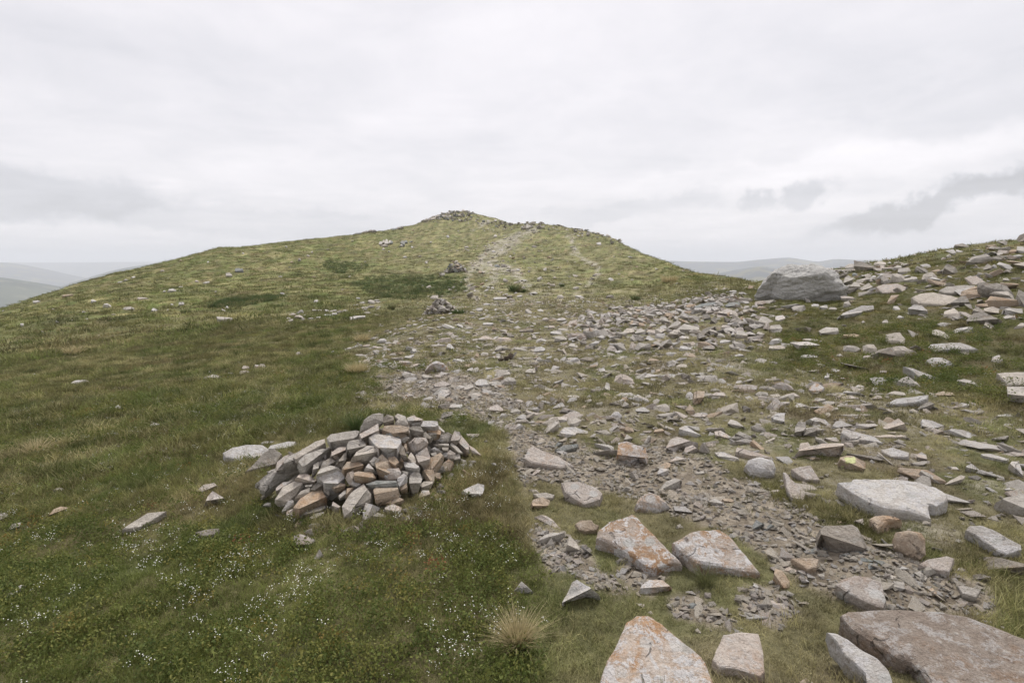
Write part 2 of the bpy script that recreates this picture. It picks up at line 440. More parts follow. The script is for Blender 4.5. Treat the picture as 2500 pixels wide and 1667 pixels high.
# close the middle under the viewer
bm = bmesh.new(); bm.from_mesh(me); bm.verts.ensure_lookup_table()
bm.faces.new([bm.verts[i] for i in range(NA)][::-1]); bmesh.ops.recalc_face_normals(bm, faces=bm.faces); bm.to_mesh(me); bm.free()
if me.polygons[0].normal.z < 0: me.flip_normals()
ground = link('ground', me); ground['kind'] = 'structure'

# ------------------------------------------------------------------ materials
def new_mat(name):
    m = bpy.data.materials.new(name); m.use_nodes = True
    nt = NT(m.node_tree); nt.n.clear()
    out = nt.node('ShaderNodeOutputMaterial')
    b = nt.node('ShaderNodeBsdfPrincipled'); nt.l.new(b.outputs[0], out.inputs[0])
    b.inputs['Roughness'].default_value = 0.9
    b.inputs['Specular IOR Level'].default_value = 0.2
    return m, nt, b, out
gm, nt, b, out = new_mat('moor_ground')
P = nt.node('ShaderNodeNewGeometry').outputs['Position']
def attr(nt, name, kind='GEOMETRY'):
    a = nt.node('ShaderNodeAttribute', attribute_type=kind, attribute_name=name); return a.outputs['Fac']
col = nt.node('ShaderNodeAttribute', attribute_type='GEOMETRY', attribute_name='cover').outputs['Color']
fine = nt.noise(P, 9, 6, 0.72)
col = nt.mix(nt.sstep(fine, 0.30, 0.70), nt.mix(1.0, col, (0.62, 0.64, 0.60), 'MULTIPLY'), nt.mix(1.0, col, (1.25, 1.22, 1.2), 'MULTIPLY'))
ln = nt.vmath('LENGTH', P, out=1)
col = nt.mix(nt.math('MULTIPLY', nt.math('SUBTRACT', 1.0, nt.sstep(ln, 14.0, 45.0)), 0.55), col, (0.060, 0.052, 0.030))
soil = nt.mix(nt.sstep(nt.noise(P, 9, 5, 0.7), 0.35, 0.7), (0.14, 0.115, 0.085), (0.33, 0.285, 0.225))
bare = nt.math('MULTIPLY', nt.sstep(nt.noise(nt.vmath('ADD', P, (8, 3, 3)), 1.6, 5, 0.65), 0.46, 0.60), attr(nt, 'field'))
worn = nt.mix(nt.sstep(nt.noise(P, 22, 5, 0.75), 0.38, 0.62), (0.17, 0.145, 0.11), (0.40, 0.365, 0.30))
col = nt.mix(nt.math('MULTIPLY', bare, 0.6), col, worn)
col = nt.mix(attr(nt, 'gravel'), col, soil)
grit = nt.mix(nt.sstep(nt.noise(P, 6, 6, 0.75), 0.35, 0.65), (0.22, 0.19, 0.15), (0.48, 0.45, 0.40))
tr = nt.math('MULTIPLY', attr(nt, 'trail'), nt.sstep(nt.noise(nt.vmath('ADD', P, (4, 4, 4)), 1.1, 5, 0.7), 0.32, 0.55))
col = nt.mix(tr, col, grit)
nt.put(b.inputs['Base Color'], col)
bp = nt.node('ShaderNodeBump'); bp.inputs['Strength'].default_value = 0.9; bp.inputs['Distance'].default_value = 0.05
nt.put(bp.inputs['Height'], nt.math('ADD', nt.noise(P, 9, 6, 0.7), nt.math('MULTIPLY', nt.noise(P, 2.4, 4, 0.6), 1.6)))
nt.l.new(bp.outputs[0], b.inputs['Normal'])
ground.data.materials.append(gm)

def rock_mat(name, base, base2, warm, warm_amt, lich, lich_amt, dark_amt, bump=0.8, layered=0.0):
    m, nt, b, out = new_mat(name)
    up = lambda c, k=1.22: tuple(min(0.62, q * k) for q in c)
    base, base2, warm = up(base), up(base2), up(warm, 1.12)
    rnd = nt.node('ShaderNodeObjectInfo').outputs['Random']
    sc_ = nt.node('ShaderNodeVectorMath', operation='SCALE'); sc_.inputs[0].default_value = (37.0, 53.0, 71.0); nt.put(sc_.inputs['Scale'], rnd)
    tco = nt.vmath('ADD', nt.node('ShaderNodeTexCoord').outputs['Object'], sc_.outputs[0])
    w = None
    big = nt.noise(tco, 4.5, 7, 0.70, 0.4, w)
    mid = nt.noise(tco, 13.0, 5, 0.65, 0.6, w)
    mid2 = nt.noise(nt.vmath('ADD', tco, (5.2, 1.7, 8.8)), 11.0, 8, 0.74, 0.5, w)
    fin = nt.noise(tco, 85.0, 5, 0.8, 0.0, w)
    col = nt.mix(nt.sstep(mid, 0.36, 0.64), base, base2)
    col = nt.mix(nt.math('MULTIPLY', nt.sstep(nt.math('ADD', big, nt.math('MULTIPLY', nt.math('SUBTRACT', mid2, 0.5), 0.5)), 0.60 - 0.22 * warm_amt, 0.72 - 0.2 * warm_amt), min(1.0, warm_amt * 1.5)), col, warm)
    # tone from stone to stone
    tone = nt.ramp(rnd, [(0.0, (0.78, 0.765, 0.75)), (0.4, (1.0, 0.99, 0.97)), (0.75, (1.06, 1.01, 0.95)), (1.0, (0.92, 0.93, 0.94))])
    col = nt.mix(1.0, col, tone, 'MULTIPLY')
    lf = nt.math('ADD', mid2, nt.math('MULTIPLY', nt.math('SUBTRACT', fin, 0.5), 0.22))
    col = nt.mix(nt.math('MULTIPLY', nt.sstep(lf, 0.585 - 0.16 * lich_amt, 0.66 - 0.16 * lich_amt), min(1.0, lich_amt * 1.4)), col, lich)
    v = nt.node('ShaderNodeTexVoronoi', voronoi_dimensions='3D')
    v.inputs['Scale'].default_value = 26.0; nt.put(v.inputs['Vector'], nt.vmath('ADD', tco, (1, 2, 3)))
    spot = nt.math('MULTIPLY', nt.math('SUBTRACT', 1.0, nt.sstep(v.outputs['Distance'], 0.16, 0.30)), nt.sstep(mid, 0.5, 0.62))
    col = nt.mix(nt.math('MULTIPLY', spot, 0.6 * min(1.0, lich_amt + 0.25)), col, (0.62, 0.60, 0.57))
    if lich_amt >= 0.35:
        rv = nt.node('ShaderNodeTexVoronoi'); rv.inputs['Scale'].default_value = 8.5
        nt.put(rv.inputs['Vector'], nt.vmath('ADD', tco, (4, 8, 15)))
        rd = nt.math('ADD', rv.outputs['Distance'], nt.math('MULTIPLY', nt.math('SUBTRACT', mid2, 0.5), 0.55))
        rsep = nt.node('ShaderNodeSeparateColor'); nt.put(rsep.inputs[0], rv.outputs['Color'])
        ros = nt.math('MULTIPLY', nt.math('SUBTRACT', 1.0, nt.sstep(rd, 0.24, 0.31)), nt.sstep(rsep.outputs[0], 0.35, 0.45))
        col = nt.mix(nt.math('MULTIPLY', ros, 0.7), col, nt.mix(rsep.outputs[1], (0.60, 0.59, 0.57), (0.42, 0.42, 0.40)))
    dk = nt.sstep(nt.math('ADD', nt.noise(nt.vmath('ADD', tco, (9, 9, 1)), 24.0, 5, 0.7, 0.4, w), nt.math('MULTIPLY', nt.math('SUBTRACT', fin, 0.5), 0.3)), 0.60, 0.70)
    col = nt.mix(nt.math('MULTIPLY', dk, dark_amt), col, (0.085, 0.080, 0.070))
    col = nt.mix(nt.sstep(fin, 0.32, 0.58), nt.mix(1.0, col, (0.66, 0.64, 0.62), 'MULTIPLY'), col)
    cv = nt.node('ShaderNodeTexVoronoi', feature='DISTANCE_TO_EDGE'); cv.inputs['Scale'].default_value = 1.5
    wob = nt.node('ShaderNodeTexNoise'); wob.inputs['Scale'].default_value = 5.0; nt.put(wob.inputs['Vector'], tco)
    sw = nt.node('ShaderNodeVectorMath', operation='SCALE'); sw.inputs['Scale'].default_value = 0.30; nt.put(sw.inputs[0], wob.outputs['Color'])
    nt.put(cv.inputs['Vector'], nt.vmath('ADD', tco, sw.outputs[0]))
    ck = nt.math('MULTIPLY', nt.math('SUBTRACT', 1.0, nt.sstep(cv.outputs['Distance'], 0.002, 0.011)), nt.sstep(mid, 0.48, 0.58))
    col = nt.mix(nt.math('MULTIPLY', ck, 0.6), col, (0.07, 0.06, 0.05))
    nt.put(b.inputs['Base Color'], col)
    b.inputs['Roughness'].default_value = 0.85
    h = nt.math('ADD', nt.math('MULTIPLY', fin, 0.35), nt.math('ADD', nt.math('MULTIPLY', mid, 0.9), nt.math('MULTIPLY', nt.noise(tco, 32, 5, 0.7, 0, w), 0.6)))
    h = nt.math('SUBTRACT', h, nt.math('MULTIPLY', ck, 0.8))
    if layered:
        mp = nt.node('ShaderNodeMapping'); mp.inputs['Scale'].default_value = (1.0, 1.0, 3.0); mp.inputs['Rotation'].default_value = (0.25, 0.3, 0); nt.put(mp.inputs['Vector'], tco)
        h = nt.math('ADD', h, nt.math('MULTIPLY', nt.noise(mp.outputs[0], 5.0, 6, 0.65, 0.4, w), layered))
    bp = nt.node('ShaderNodeBump'); bp.inputs['Strength'].default_value = bump; bp.inputs['Distance'].default_value = 0.045
    nt.put(bp.inputs['Height'], h); nt.l.new(bp.outputs[0], b.inputs['Normal'])
    return m
WH = (0.55, 0.535, 0.52)
RM = {
    'g': rock_mat('stone_grey', (0.365, 0.342, 0.31), (0.46, 0.435, 0.40), (0.36, 0.29, 0.22), 0.22, WH, 0.25, 0.25),
    'p': rock_mat('stone_pink', (0.405, 0.36, 0.325), (0.47, 0.43, 0.395), (0.41, 0.305, 0.235), 0.40, WH, 0.40, 0.25),
    't': rock_mat('stone_tan', (0.345, 0.275, 0.21), (0.42, 0.355, 0.285), (0.385, 0.26, 0.165), 0.45, WH, 0.15, 0.3),
    'o': rock_mat('stone_orange_lichen', (0.38, 0.32, 0.27), (0.45, 0.41, 0.38), (0.38, 0.245, 0.145), 0.72, (0.60, 0.59, 0.585), 0.62, 0.5),
    'w': rock_mat('stone_white_lichen', (0.42, 0.395, 0.37), (0.52, 0.495, 0.475), (0.40, 0.32, 0.24), 0.25, (0.57, 0.555, 0.55), 0.6, 0.5),
    'd': rock_mat('stone_dark', (0.19, 0.175, 0.155), (0.28, 0.26, 0.235), (0.25, 0.19, 0.13), 0.3, (0.42, 0.41, 0.38), 0.25, 0.4),
    's': rock_mat('stone_slate', (0.17, 0.185, 0.185), (0.27, 0.28, 0.275), (0.27, 0.24, 0.20), 0.2, (0.42, 0.42, 0.41), 0.2, 0.25, 0.8, 0.5),
    'q': rock_mat('gravel_chips', (0.46, 0.42, 0.36), (0.51, 0.475, 0.42), (0.44, 0.36, 0.27), 0.3, WH, 0.1, 0.1),
    'b': rock_mat('stone_boulder', (0.44, 0.435, 0.42), (0.51, 0.505, 0.49), (0.30, 0.27, 0.2), 0.15, (0.52, 0.52, 0.51), 0.45, 0.55, 1.0, 1.6),
    'r': rock_mat('stone_brown_streaked', (0.30, 0.25, 0.21), (0.375, 0.325, 0.28), (0.34, 0.235, 0.16), 0.45, (0.50, 0.48, 0.465), 0.46, 0.45, 0.9, 0.8),
}
def plain(name, c1, c2, scale=30.0, rough=0.9, transl=0.0):
    m, nt, b, out = new_mat(name)
    tco = nt.node('ShaderNodeTexCoord').outputs['Object']
    nt.put(b.inputs['Base Color'], nt.mix(nt.sstep(nt.noise(tco, scale, 4, 0.6), 0.35, 0.65), c1, c2)); b.inputs['Roughness'].default_value = rough
    return m
LICHEN_Y = plain('lichen_yellow_green', (0.52, 0.53, 0.27), (0.36, 0.37, 0.19), 60)
PEAT = plain('peat', (0.045, 0.034, 0.026), (0.10, 0.078, 0.058), 20)
MOSSM = plain('moss', (0.14, 0.12, 0.02), (0.075, 0.08, 0.016), 25)

def leafy(name, fn, transl=0.25):
    """plant material: fn(nt, position, instance attribute reader) gives the colour"""
    m, nt, b, out = new_mat(name)
    geo = nt.node('ShaderNodeNewGeometry')
    col = fn(nt, geo.outputs['Position'], lambda n: attr(nt, n, 'INSTANCER'))
    nt.put(b.inputs['Base Color'], col); b.inputs['Roughness'].default_value = 0.7
    tr = nt.node('ShaderNodeBsdfTranslucent'); nt.put(tr.inputs[0], col)
    mx = nt.node('ShaderNodeMixShader'); mx.inputs[0].default_value = transl
    nt.l.new(b.outputs[0], mx.inputs[1]); nt.l.new(tr.outputs[0], mx.inputs[2]); nt.l.new(mx.outputs[0], out.inputs[0])
    return m
def grass_col(nt, P, at):
    return nt.node('ShaderNodeAttribute', attribute_type='INSTANCER', attribute_name='tint').outputs['Color']
GRASS = leafy('grass_blades', grass_col)
def bil_col(nt, P, at):
    rnd = at('rnd')
    c = nt.ramp(rnd, [(0.0, (0.070, 0.096, 0.026)), (0.45, (0.118, 0.145, 0.036)), (0.8, (0.215, 0.215, 0.062)), (0.93, (0.22, 0.18, 0.05)), (1.0, (0.24, 0.11, 0.05))])
    return c
BILB = leafy('bilberry_leaves', bil_col, 0.3)
def straw_col(nt, P, at):
    tco = nt.node('ShaderNodeTexCoord').outputs['Object']
    sp = nt.node('ShaderNodeSeparateXYZ'); nt.put(sp.inputs[0], tco)
    n = nt.noise(tco, 30, 3, 0.6)
    c = nt.mix(nt.sstep(n, 0.35, 0.65), (0.55, 0.46, 0.28), (0.40, 0.34, 0.18))
    return nt.mix(nt.sstep(nt.math('ADD', sp.outputs[2], nt.math('MULTIPLY', n, 0.1)), 0.05, 0.13), (0.13, 0.15, 0.055), c)
STRAWM = leafy('tussock_blades', straw_col)
RUSHM = leafy('rush_blades', lambda nt, P, at: nt.mix(nt.sstep(nt.noise(P, 1.2, 4, 0.6), 0.45, 0.65), (0.080, 0.115, 0.038), (0.19, 0.18, 0.085)))
PETAL = plain('white_petals', (0.80, 0.79, 0.74), (0.74, 0.73, 0.66), 20)
FARM = {}
def far_mat(name, c1, c2, c3, sc):
    m, nt, b, out = new_mat(name)
    P = nt.node('ShaderNodeNewGeometry').outputs['Position']
    c = nt.mix(nt.sstep(nt.noise(P, 1 / sc, 5, 0.6), 0.42, 0.58), c1, c2)
    c = nt.mix(nt.sstep(nt.noise(nt.vmath('ADD', P, (900, 300, 70)), 2.2 / sc, 4, 0.6), 0.54, 0.60), c, c3)
    nt.put(b.inputs['Base Color'], c)
    return m

# ------------------------------------------------------------------ distant land
def hill_range(name, pts, dist, depth, mat, foot=-170.0):
    """a ridge whose crest stands at the given bearings and heights"""
    us = np.arange(pts[0][0], pts[-1][0] + 1, 12.0)
    vs = pchip([p[0] for p in pts], [p[1] for p in pts], us)
    rows = []
    for k in np.linspace(-1, 1, 15):
        prof = (0.5 + 0.5 * math.cos(math.pi * k)) ** 0.9
        row = []
        for u, v in zip(us, vs):
            a = az_of(u); r = dist + k * depth
            ends = min(1.0, (u - us[0]) / 500.0 if pts[0][0] < -2000 else 1.0, (us[-1] - u) / 500.0 if pts[-1][0] > 4000 else 1.0)
            crest = foot + (EYE + t_of(a, v) * dist - foot) * ends * ends * (3 - 2 * ends)
            x, y = r * math.sin(a), r * math.cos(a)
            wob = 0.10 * depth * 0.3 * fbm(x / (depth * 0.55), y / (depth * 0.55), 71, 3) * (1 - prof * 0.85)
            row.append((x, y, foot + (crest - foot) * prof + wob * (prof > 0.02)))
        rows.append(row)
    Vv = np.array(rows).reshape(-1, 3)
    o = link(name, grid_mesh(name, Vv, 15, len(us)), mat); o['kind'] = 'structure'
    return o
hm1 = far_mat('far_moor', (0.075, 0.085, 0.095), (0.05, 0.058, 0.068), (0.14, 0.13, 0.08), 260)
hm2 = far_mat('far_woods_and_fields', (0.075, 0.088, 0.062), (0.030, 0.042, 0.034), (0.12, 0.125, 0.085), 190)
hill_range('distant_hills', [(-3200, 655), (-1500, 648), (-700, 640), (-300, 655), (0, 679), (51, 686), (120, 697), (200, 715), (300, 745), (420, 780)], 2600, 1000, hm2)
hill_range('distant_hills', [(60, 740), (110, 712), (170, 690), (220, 676), (265, 663), (330, 650), (420, 640), (600, 640)], 3600, 1000, hm2)
hill_range('distant_hills', [(-3600, 640), (-1800, 626), (-900, 630), (-400, 622), (0, 640), (30, 642), (102, 655), (170, 671), (260, 690), (340, 705)], 5600, 1400, hm1)
hill_range('distant_hills', [(-4200, 640), (-900, 640), (-300, 638), (0, 640), (120, 641), (300, 640), (600, 641), (900, 641)], 9000, 1800, hm1)
hill_range('distant_hills', [(1350, 642), (1500, 640), (1600, 637), (1700, 638), (1790, 638.5), (1850, 633), (1921, 628), (1960, 633), (1996, 638), (2040, 632), (2108, 635), (2300, 634), (2600, 640), (3400, 632), (5400, 645)], 4200, 1300, hm1)
hill_range('distant_hills', [(1560, 720), (1650, 692), (1748, 669), (1800, 658), (1860, 650), (1905, 658), (1960, 669), (2050, 690), (2200, 720)], 2500, 800, hm1)
sheet = mesh_from('valley_floor', [(11000 * math.sin(a), 11000 * math.cos(a), -172) for a in np.linspace(0, 2 * math.pi, 48, endpoint=False)][::-1], [list(range(48))])
vf = link('valley_floor', sheet, hm2); vf['kind'] = 'structure'
# the air between: a closed box of even, thin haze
HAZE_DENSITY = 2.5e-4
hb = bmesh.new(); bmesh.ops.create_cube(hb, size=1.0)
for vtx in hb.verts: vtx.co = Vector((vtx.co.x * 26000, vtx.co.y * 26000, -176 + (vtx.co.z + 0.5) * (176 + 150)))
hme = bpy.data.meshes.new('haze'); hb.to_mesh(hme); hb.free()
hz = bpy.data.materials.new('haze_air'); hz.use_nodes = True
hn = NT(hz.node_tree); hn.n.clear()
pv = hn.node('ShaderNodeVolumePrincipled'); pv.inputs['Color'].default_value = (0.91, 0.94, 1.0, 1); pv.inputs['Density'].default_value = HAZE_DENSITY
pv.inputs['Anisotropy'].default_value = 0.0
ho = hn.node('ShaderNodeOutputMaterial'); hn.l.new(pv.outputs[0], ho.inputs['Volume'])
haze = link('haze', hme, hz); haze['kind'] = 'stuff'

# ------------------------------------------------------------------ rocks
def face_rock_mesh(name, poly_px, tilt, thick, style, seed, anchor=None, yaw=0.0, levels=None, lift=0.0, rough=1.0):
    """A stone whose near side has the traced outline: the outline is laid on a plane of its own at the stone's place, given chamfered
    facets towards the light and a body behind it. Returns mesh, location, size in metres, size in pixels."""
    rs = random.Random(seed)
    pts = np.array(poly_px, float)
    low = pts[np.argmax(pts[:, 1])]
    umid = 0.5 * (pts[:, 0].min() + pts[:, 0].max())
    if anchor is None:
        u0 = 0.5 * low[0] + 0.5 * umid
        anchor = hit(u0, low[1])
        anchor = anchor + np.array([0, 0, lift])
    G = anchor
    h = np.array([-G[0], -G[1], 0.0]); h /= np.linalg.norm(h)
    cy, sy = math.cos(yaw), math.sin(yaw)
    h = np.array([h[0] * cy - h[1] * sy, h[0] * sy + h[1] * cy, 0])
    n = np.array([0, 0, 1.0]) * math.cos(tilt) + h * math.sin(tilt)
    E = np.array([0, 0, EYE])
    ring = []
    for u, v in pts:
        d = px_dir(u, v); k = np.dot(G - E, n) / np.dot(d, n)
        ring.append(E + d * k)
    ring = np.array(ring)
    c = ring.mean(0)
    ext = np.linalg.norm(ring.max(0) - ring.min(0)); S = max(0.02, ext * 0.7)
    px_size = max(np.ptp(pts[:, 0]), np.ptp(pts[:, 1]))
    e1 = np.cross(np.array([0, 0, 1.0]), n); e1 /= max(np.linalg.norm(e1), 1e-6) if np.linalg.norm(e1) > 1e-6 else 1
    e2 = np.cross(n, e1)
    bm = bmesh.new()
    def add(arr): return [bm.verts.new(tuple(p - c)) for p in arr]
    crease = None
    if style == 'block':
        # a ridge across the stone: an upper face turned to the sky, a steeper front face below it
        P0 = pts - pts.mean(0); w_, vec = np.linalg.eigh(P0.T @ P0); ax = vec[:, 1]
        if abs(ax[0]) < 0.45: ax = np.array([1.0, 0.25 * (1 if ax[0] * ax[1] > 0 else -1)])
        ax = ax / np.linalg.norm(ax); ang = rs.uniform(-.22, .22); ax = np.array([ax[0] * math.cos(ang) - ax[1] * math.sin(ang), ax[0] * math.sin(ang) + ax[1] * math.cos(ang)])
        nl = np.array([-ax[1], ax[0]]); nl = nl if nl[1] > 0 else -nl
        s_ = pts @ nl; lev = s_.min() + (s_.max() - s_.min()) * rs.uniform(.48, .74)
        npt, up_i, cr_i = [], [], []
        for i in range(len(pts)):
            a_, b_ = pts[i], pts[(i + 1) % len(pts)]; sa_, sb_ = a_ @ nl - lev, b_ @ nl - lev
            npt.append(a_); up_i.append(sa_ < 0)
            if sa_ * sb_ < 0 and min(abs(sa_), abs(sb_)) > 0.02 * (s_.max() - s_.min()):
                cr_i.append(len(npt)); npt.append(a_ + (b_ - a_) * sa_ / (sa_ - sb_)); up_i.append(None)
        if len(cr_i) == 2:
            pts = np.array(npt); ring = []
            for u, v in pts:
                d = px_dir(u, v); k = np.dot(G - E, n) / np.dot(d, n); ring.append(E + d * k)
            ring = np.array(ring); wid = (s_.max() - s_.min()) / F * np.linalg.norm(c - E)
            for q_ in cr_i:
                dd = ring[q_] - E; L_ = np.linalg.norm(dd); ring[q_] = E + dd * (1 - wid * rs.uniform(.32, .62) / L_)
            crease = cr_i
    N = len(ring)
    if style == 'slab':   rings = [(0.018, 0.014), (0.12, 0.034)]
    elif style == 'round': rings = [(0.05, 0.08), (0.20, 0.18), (0.48, 0.26)]
    else:                 rings = [(rs.uniform(0.02, 0.05), 0.02), (rs.uniform(0.30, 0.60), rs.uniform(0.12, 0.26))]
    # where the highest facet sits: towards the upper edge, so that a lit top and a front in shade show
    shift = e2 * S * rs.uniform(0.0, 0.42) + e1 * S * rs.uniform(-0.30, 0.30)
    if style == 'slab': shift = shift * 0.1
    if style == 'round': shift = shift * 0.5
    sk1, sk2 = rs.uniform(-.22, .22), rs.uniform(-.30, .10)
    allr = [add(ring)]
    if crease: rings = []
    for q, (ins, lf) in enumerate(rings):
        rr = ring + (c - ring) * ins + n * lf * S + (shift * ins if q else 0)
        if q and style != 'slab':
            loc = rr - c
            rr = rr + n[None] * (loc @ e1 * sk1 + loc @ e2 * sk2)[:, None]
        allr.append(add(rr))
    if style == 'block':                            # a long stone is no thicker than it is wide
        Pm = ring - c; sv_ = np.linalg.svd(Pm, compute_uv=False); minor = S * max(0.25, min(1.0, 1.5 * sv_[1] / max(sv_[0], 1e-6)))
    else: minor = S
    down = -n * thick * minor + np.array([0, 0, -1.0]) * thick * minor * 0.35
    mid_ring = ring + (c - ring) * (-0.02) + down * 0.45
    back = ring + (c - ring) * 0.14 + down
    if style == 'round': mid_ring = ring + (c - ring) * 0.02 + down * 0.4; back = ring + (c - ring) * 0.4 + down
    for ringset in (mid_ring, back): pass
    lo1, lo2 = add(mid_ring), add(back)
    def band(a, b):
        for i in range(N):
            j = (i + 1) % N
            try: bm.faces.new((a[i], a[j], b[j], b[i]))
            except ValueError: pass
    for a, b_ in zip(allr[:-1], allr[1:]): band(a, b_)
    band(lo1, allr[0]); band(lo2, lo1)
    if crease:
        i0, i1 = crease; R0 = allr[0]
        bm.faces.new(R0[i0:i1 + 1]); bm.faces.new(R0[i1:] + R0[:i0 + 1])
    else: bm.faces.new(allr[-1])
    bm.faces.new(lo2[::-1])
    bmesh.ops.recalc_face_normals(bm, faces=bm.faces)
    bmesh.ops.triangulate(bm, faces=bm.faces, ngon_method='BEAUTY')
    if levels is None:
        levels = 0 if px_size < 34 else 1 if px_size < 75 else 2 if px_size < 190 else 3
    for k in range(levels):
        el = [e for e in bm.edges if e.calc_length() > 0.09 * S * (0.62 ** k)]
        bmesh.ops.subdivide_edges(bm, edges=el, cuts=1, use_grid_fill=False)
        bmesh.ops.triangulate(bm, faces=[f for f in bm.faces if len(f.verts) > 3])
    if levels > 0:
        bm.normal_update()
        off = Vector((rs.uniform(-50, 50), rs.uniform(-50, 50), rs.uniform(-50, 50)))
        amp = S * {'block': 0.027, 'slab': 0.024, 'round': 0.042}[style] * rough
        new = []
        for vtx in bm.verts:
            p = vtx.co / S
            d = mnoise.noise(p * 2.1 + off) * 1.0 + mnoise.noise(p * 5.3 + off) * 0.5
            if levels > 1: d += mnoise.noise(p * 12.0 + off) * 0.28
            if levels > 2: d += mnoise.noise(p * 28.0 + off) * 0.16
            if levels > 3:
                sp_ = Vector((p.x * 1.8 + p.z * 1.2, p.y * 1.8, (p.z - 0.30 * p.x) * 7.0))
                big_ = mnoise.noise(p * 3.2 + off); d = big_ * 1.1 + abs(mnoise.noise(sp_ + off)) * 1.3 + mnoise.noise(sp_ * 2.7 + off) * .55 + mnoise.noise(p * 17 + off) * .35 + abs(mnoise.noise(p * 34 + off)) * .3
            new.append(vtx.co + vtx.normal * (d * amp))
        for vtx, q in zip(bm.verts, new): vtx.co = q
    me = bpy.data.meshes.new(name); bm.to_mesh(me); bm.free()
    me.polygons.foreach_set('use_smooth', np.ones(len(me.polygons), bool))
    me.set_sharp_from_angle(angle=R({'block': 17, 'slab': 16, 'round': 24}[style]))
    return me, c, S, px_size

ROCK_MASK = []                                     # outlines used to keep plants off the larger stones
def parse(txt):
    a = [int(q) for q in txt.split()]; return list(zip(a[0::2], a[1::2]))

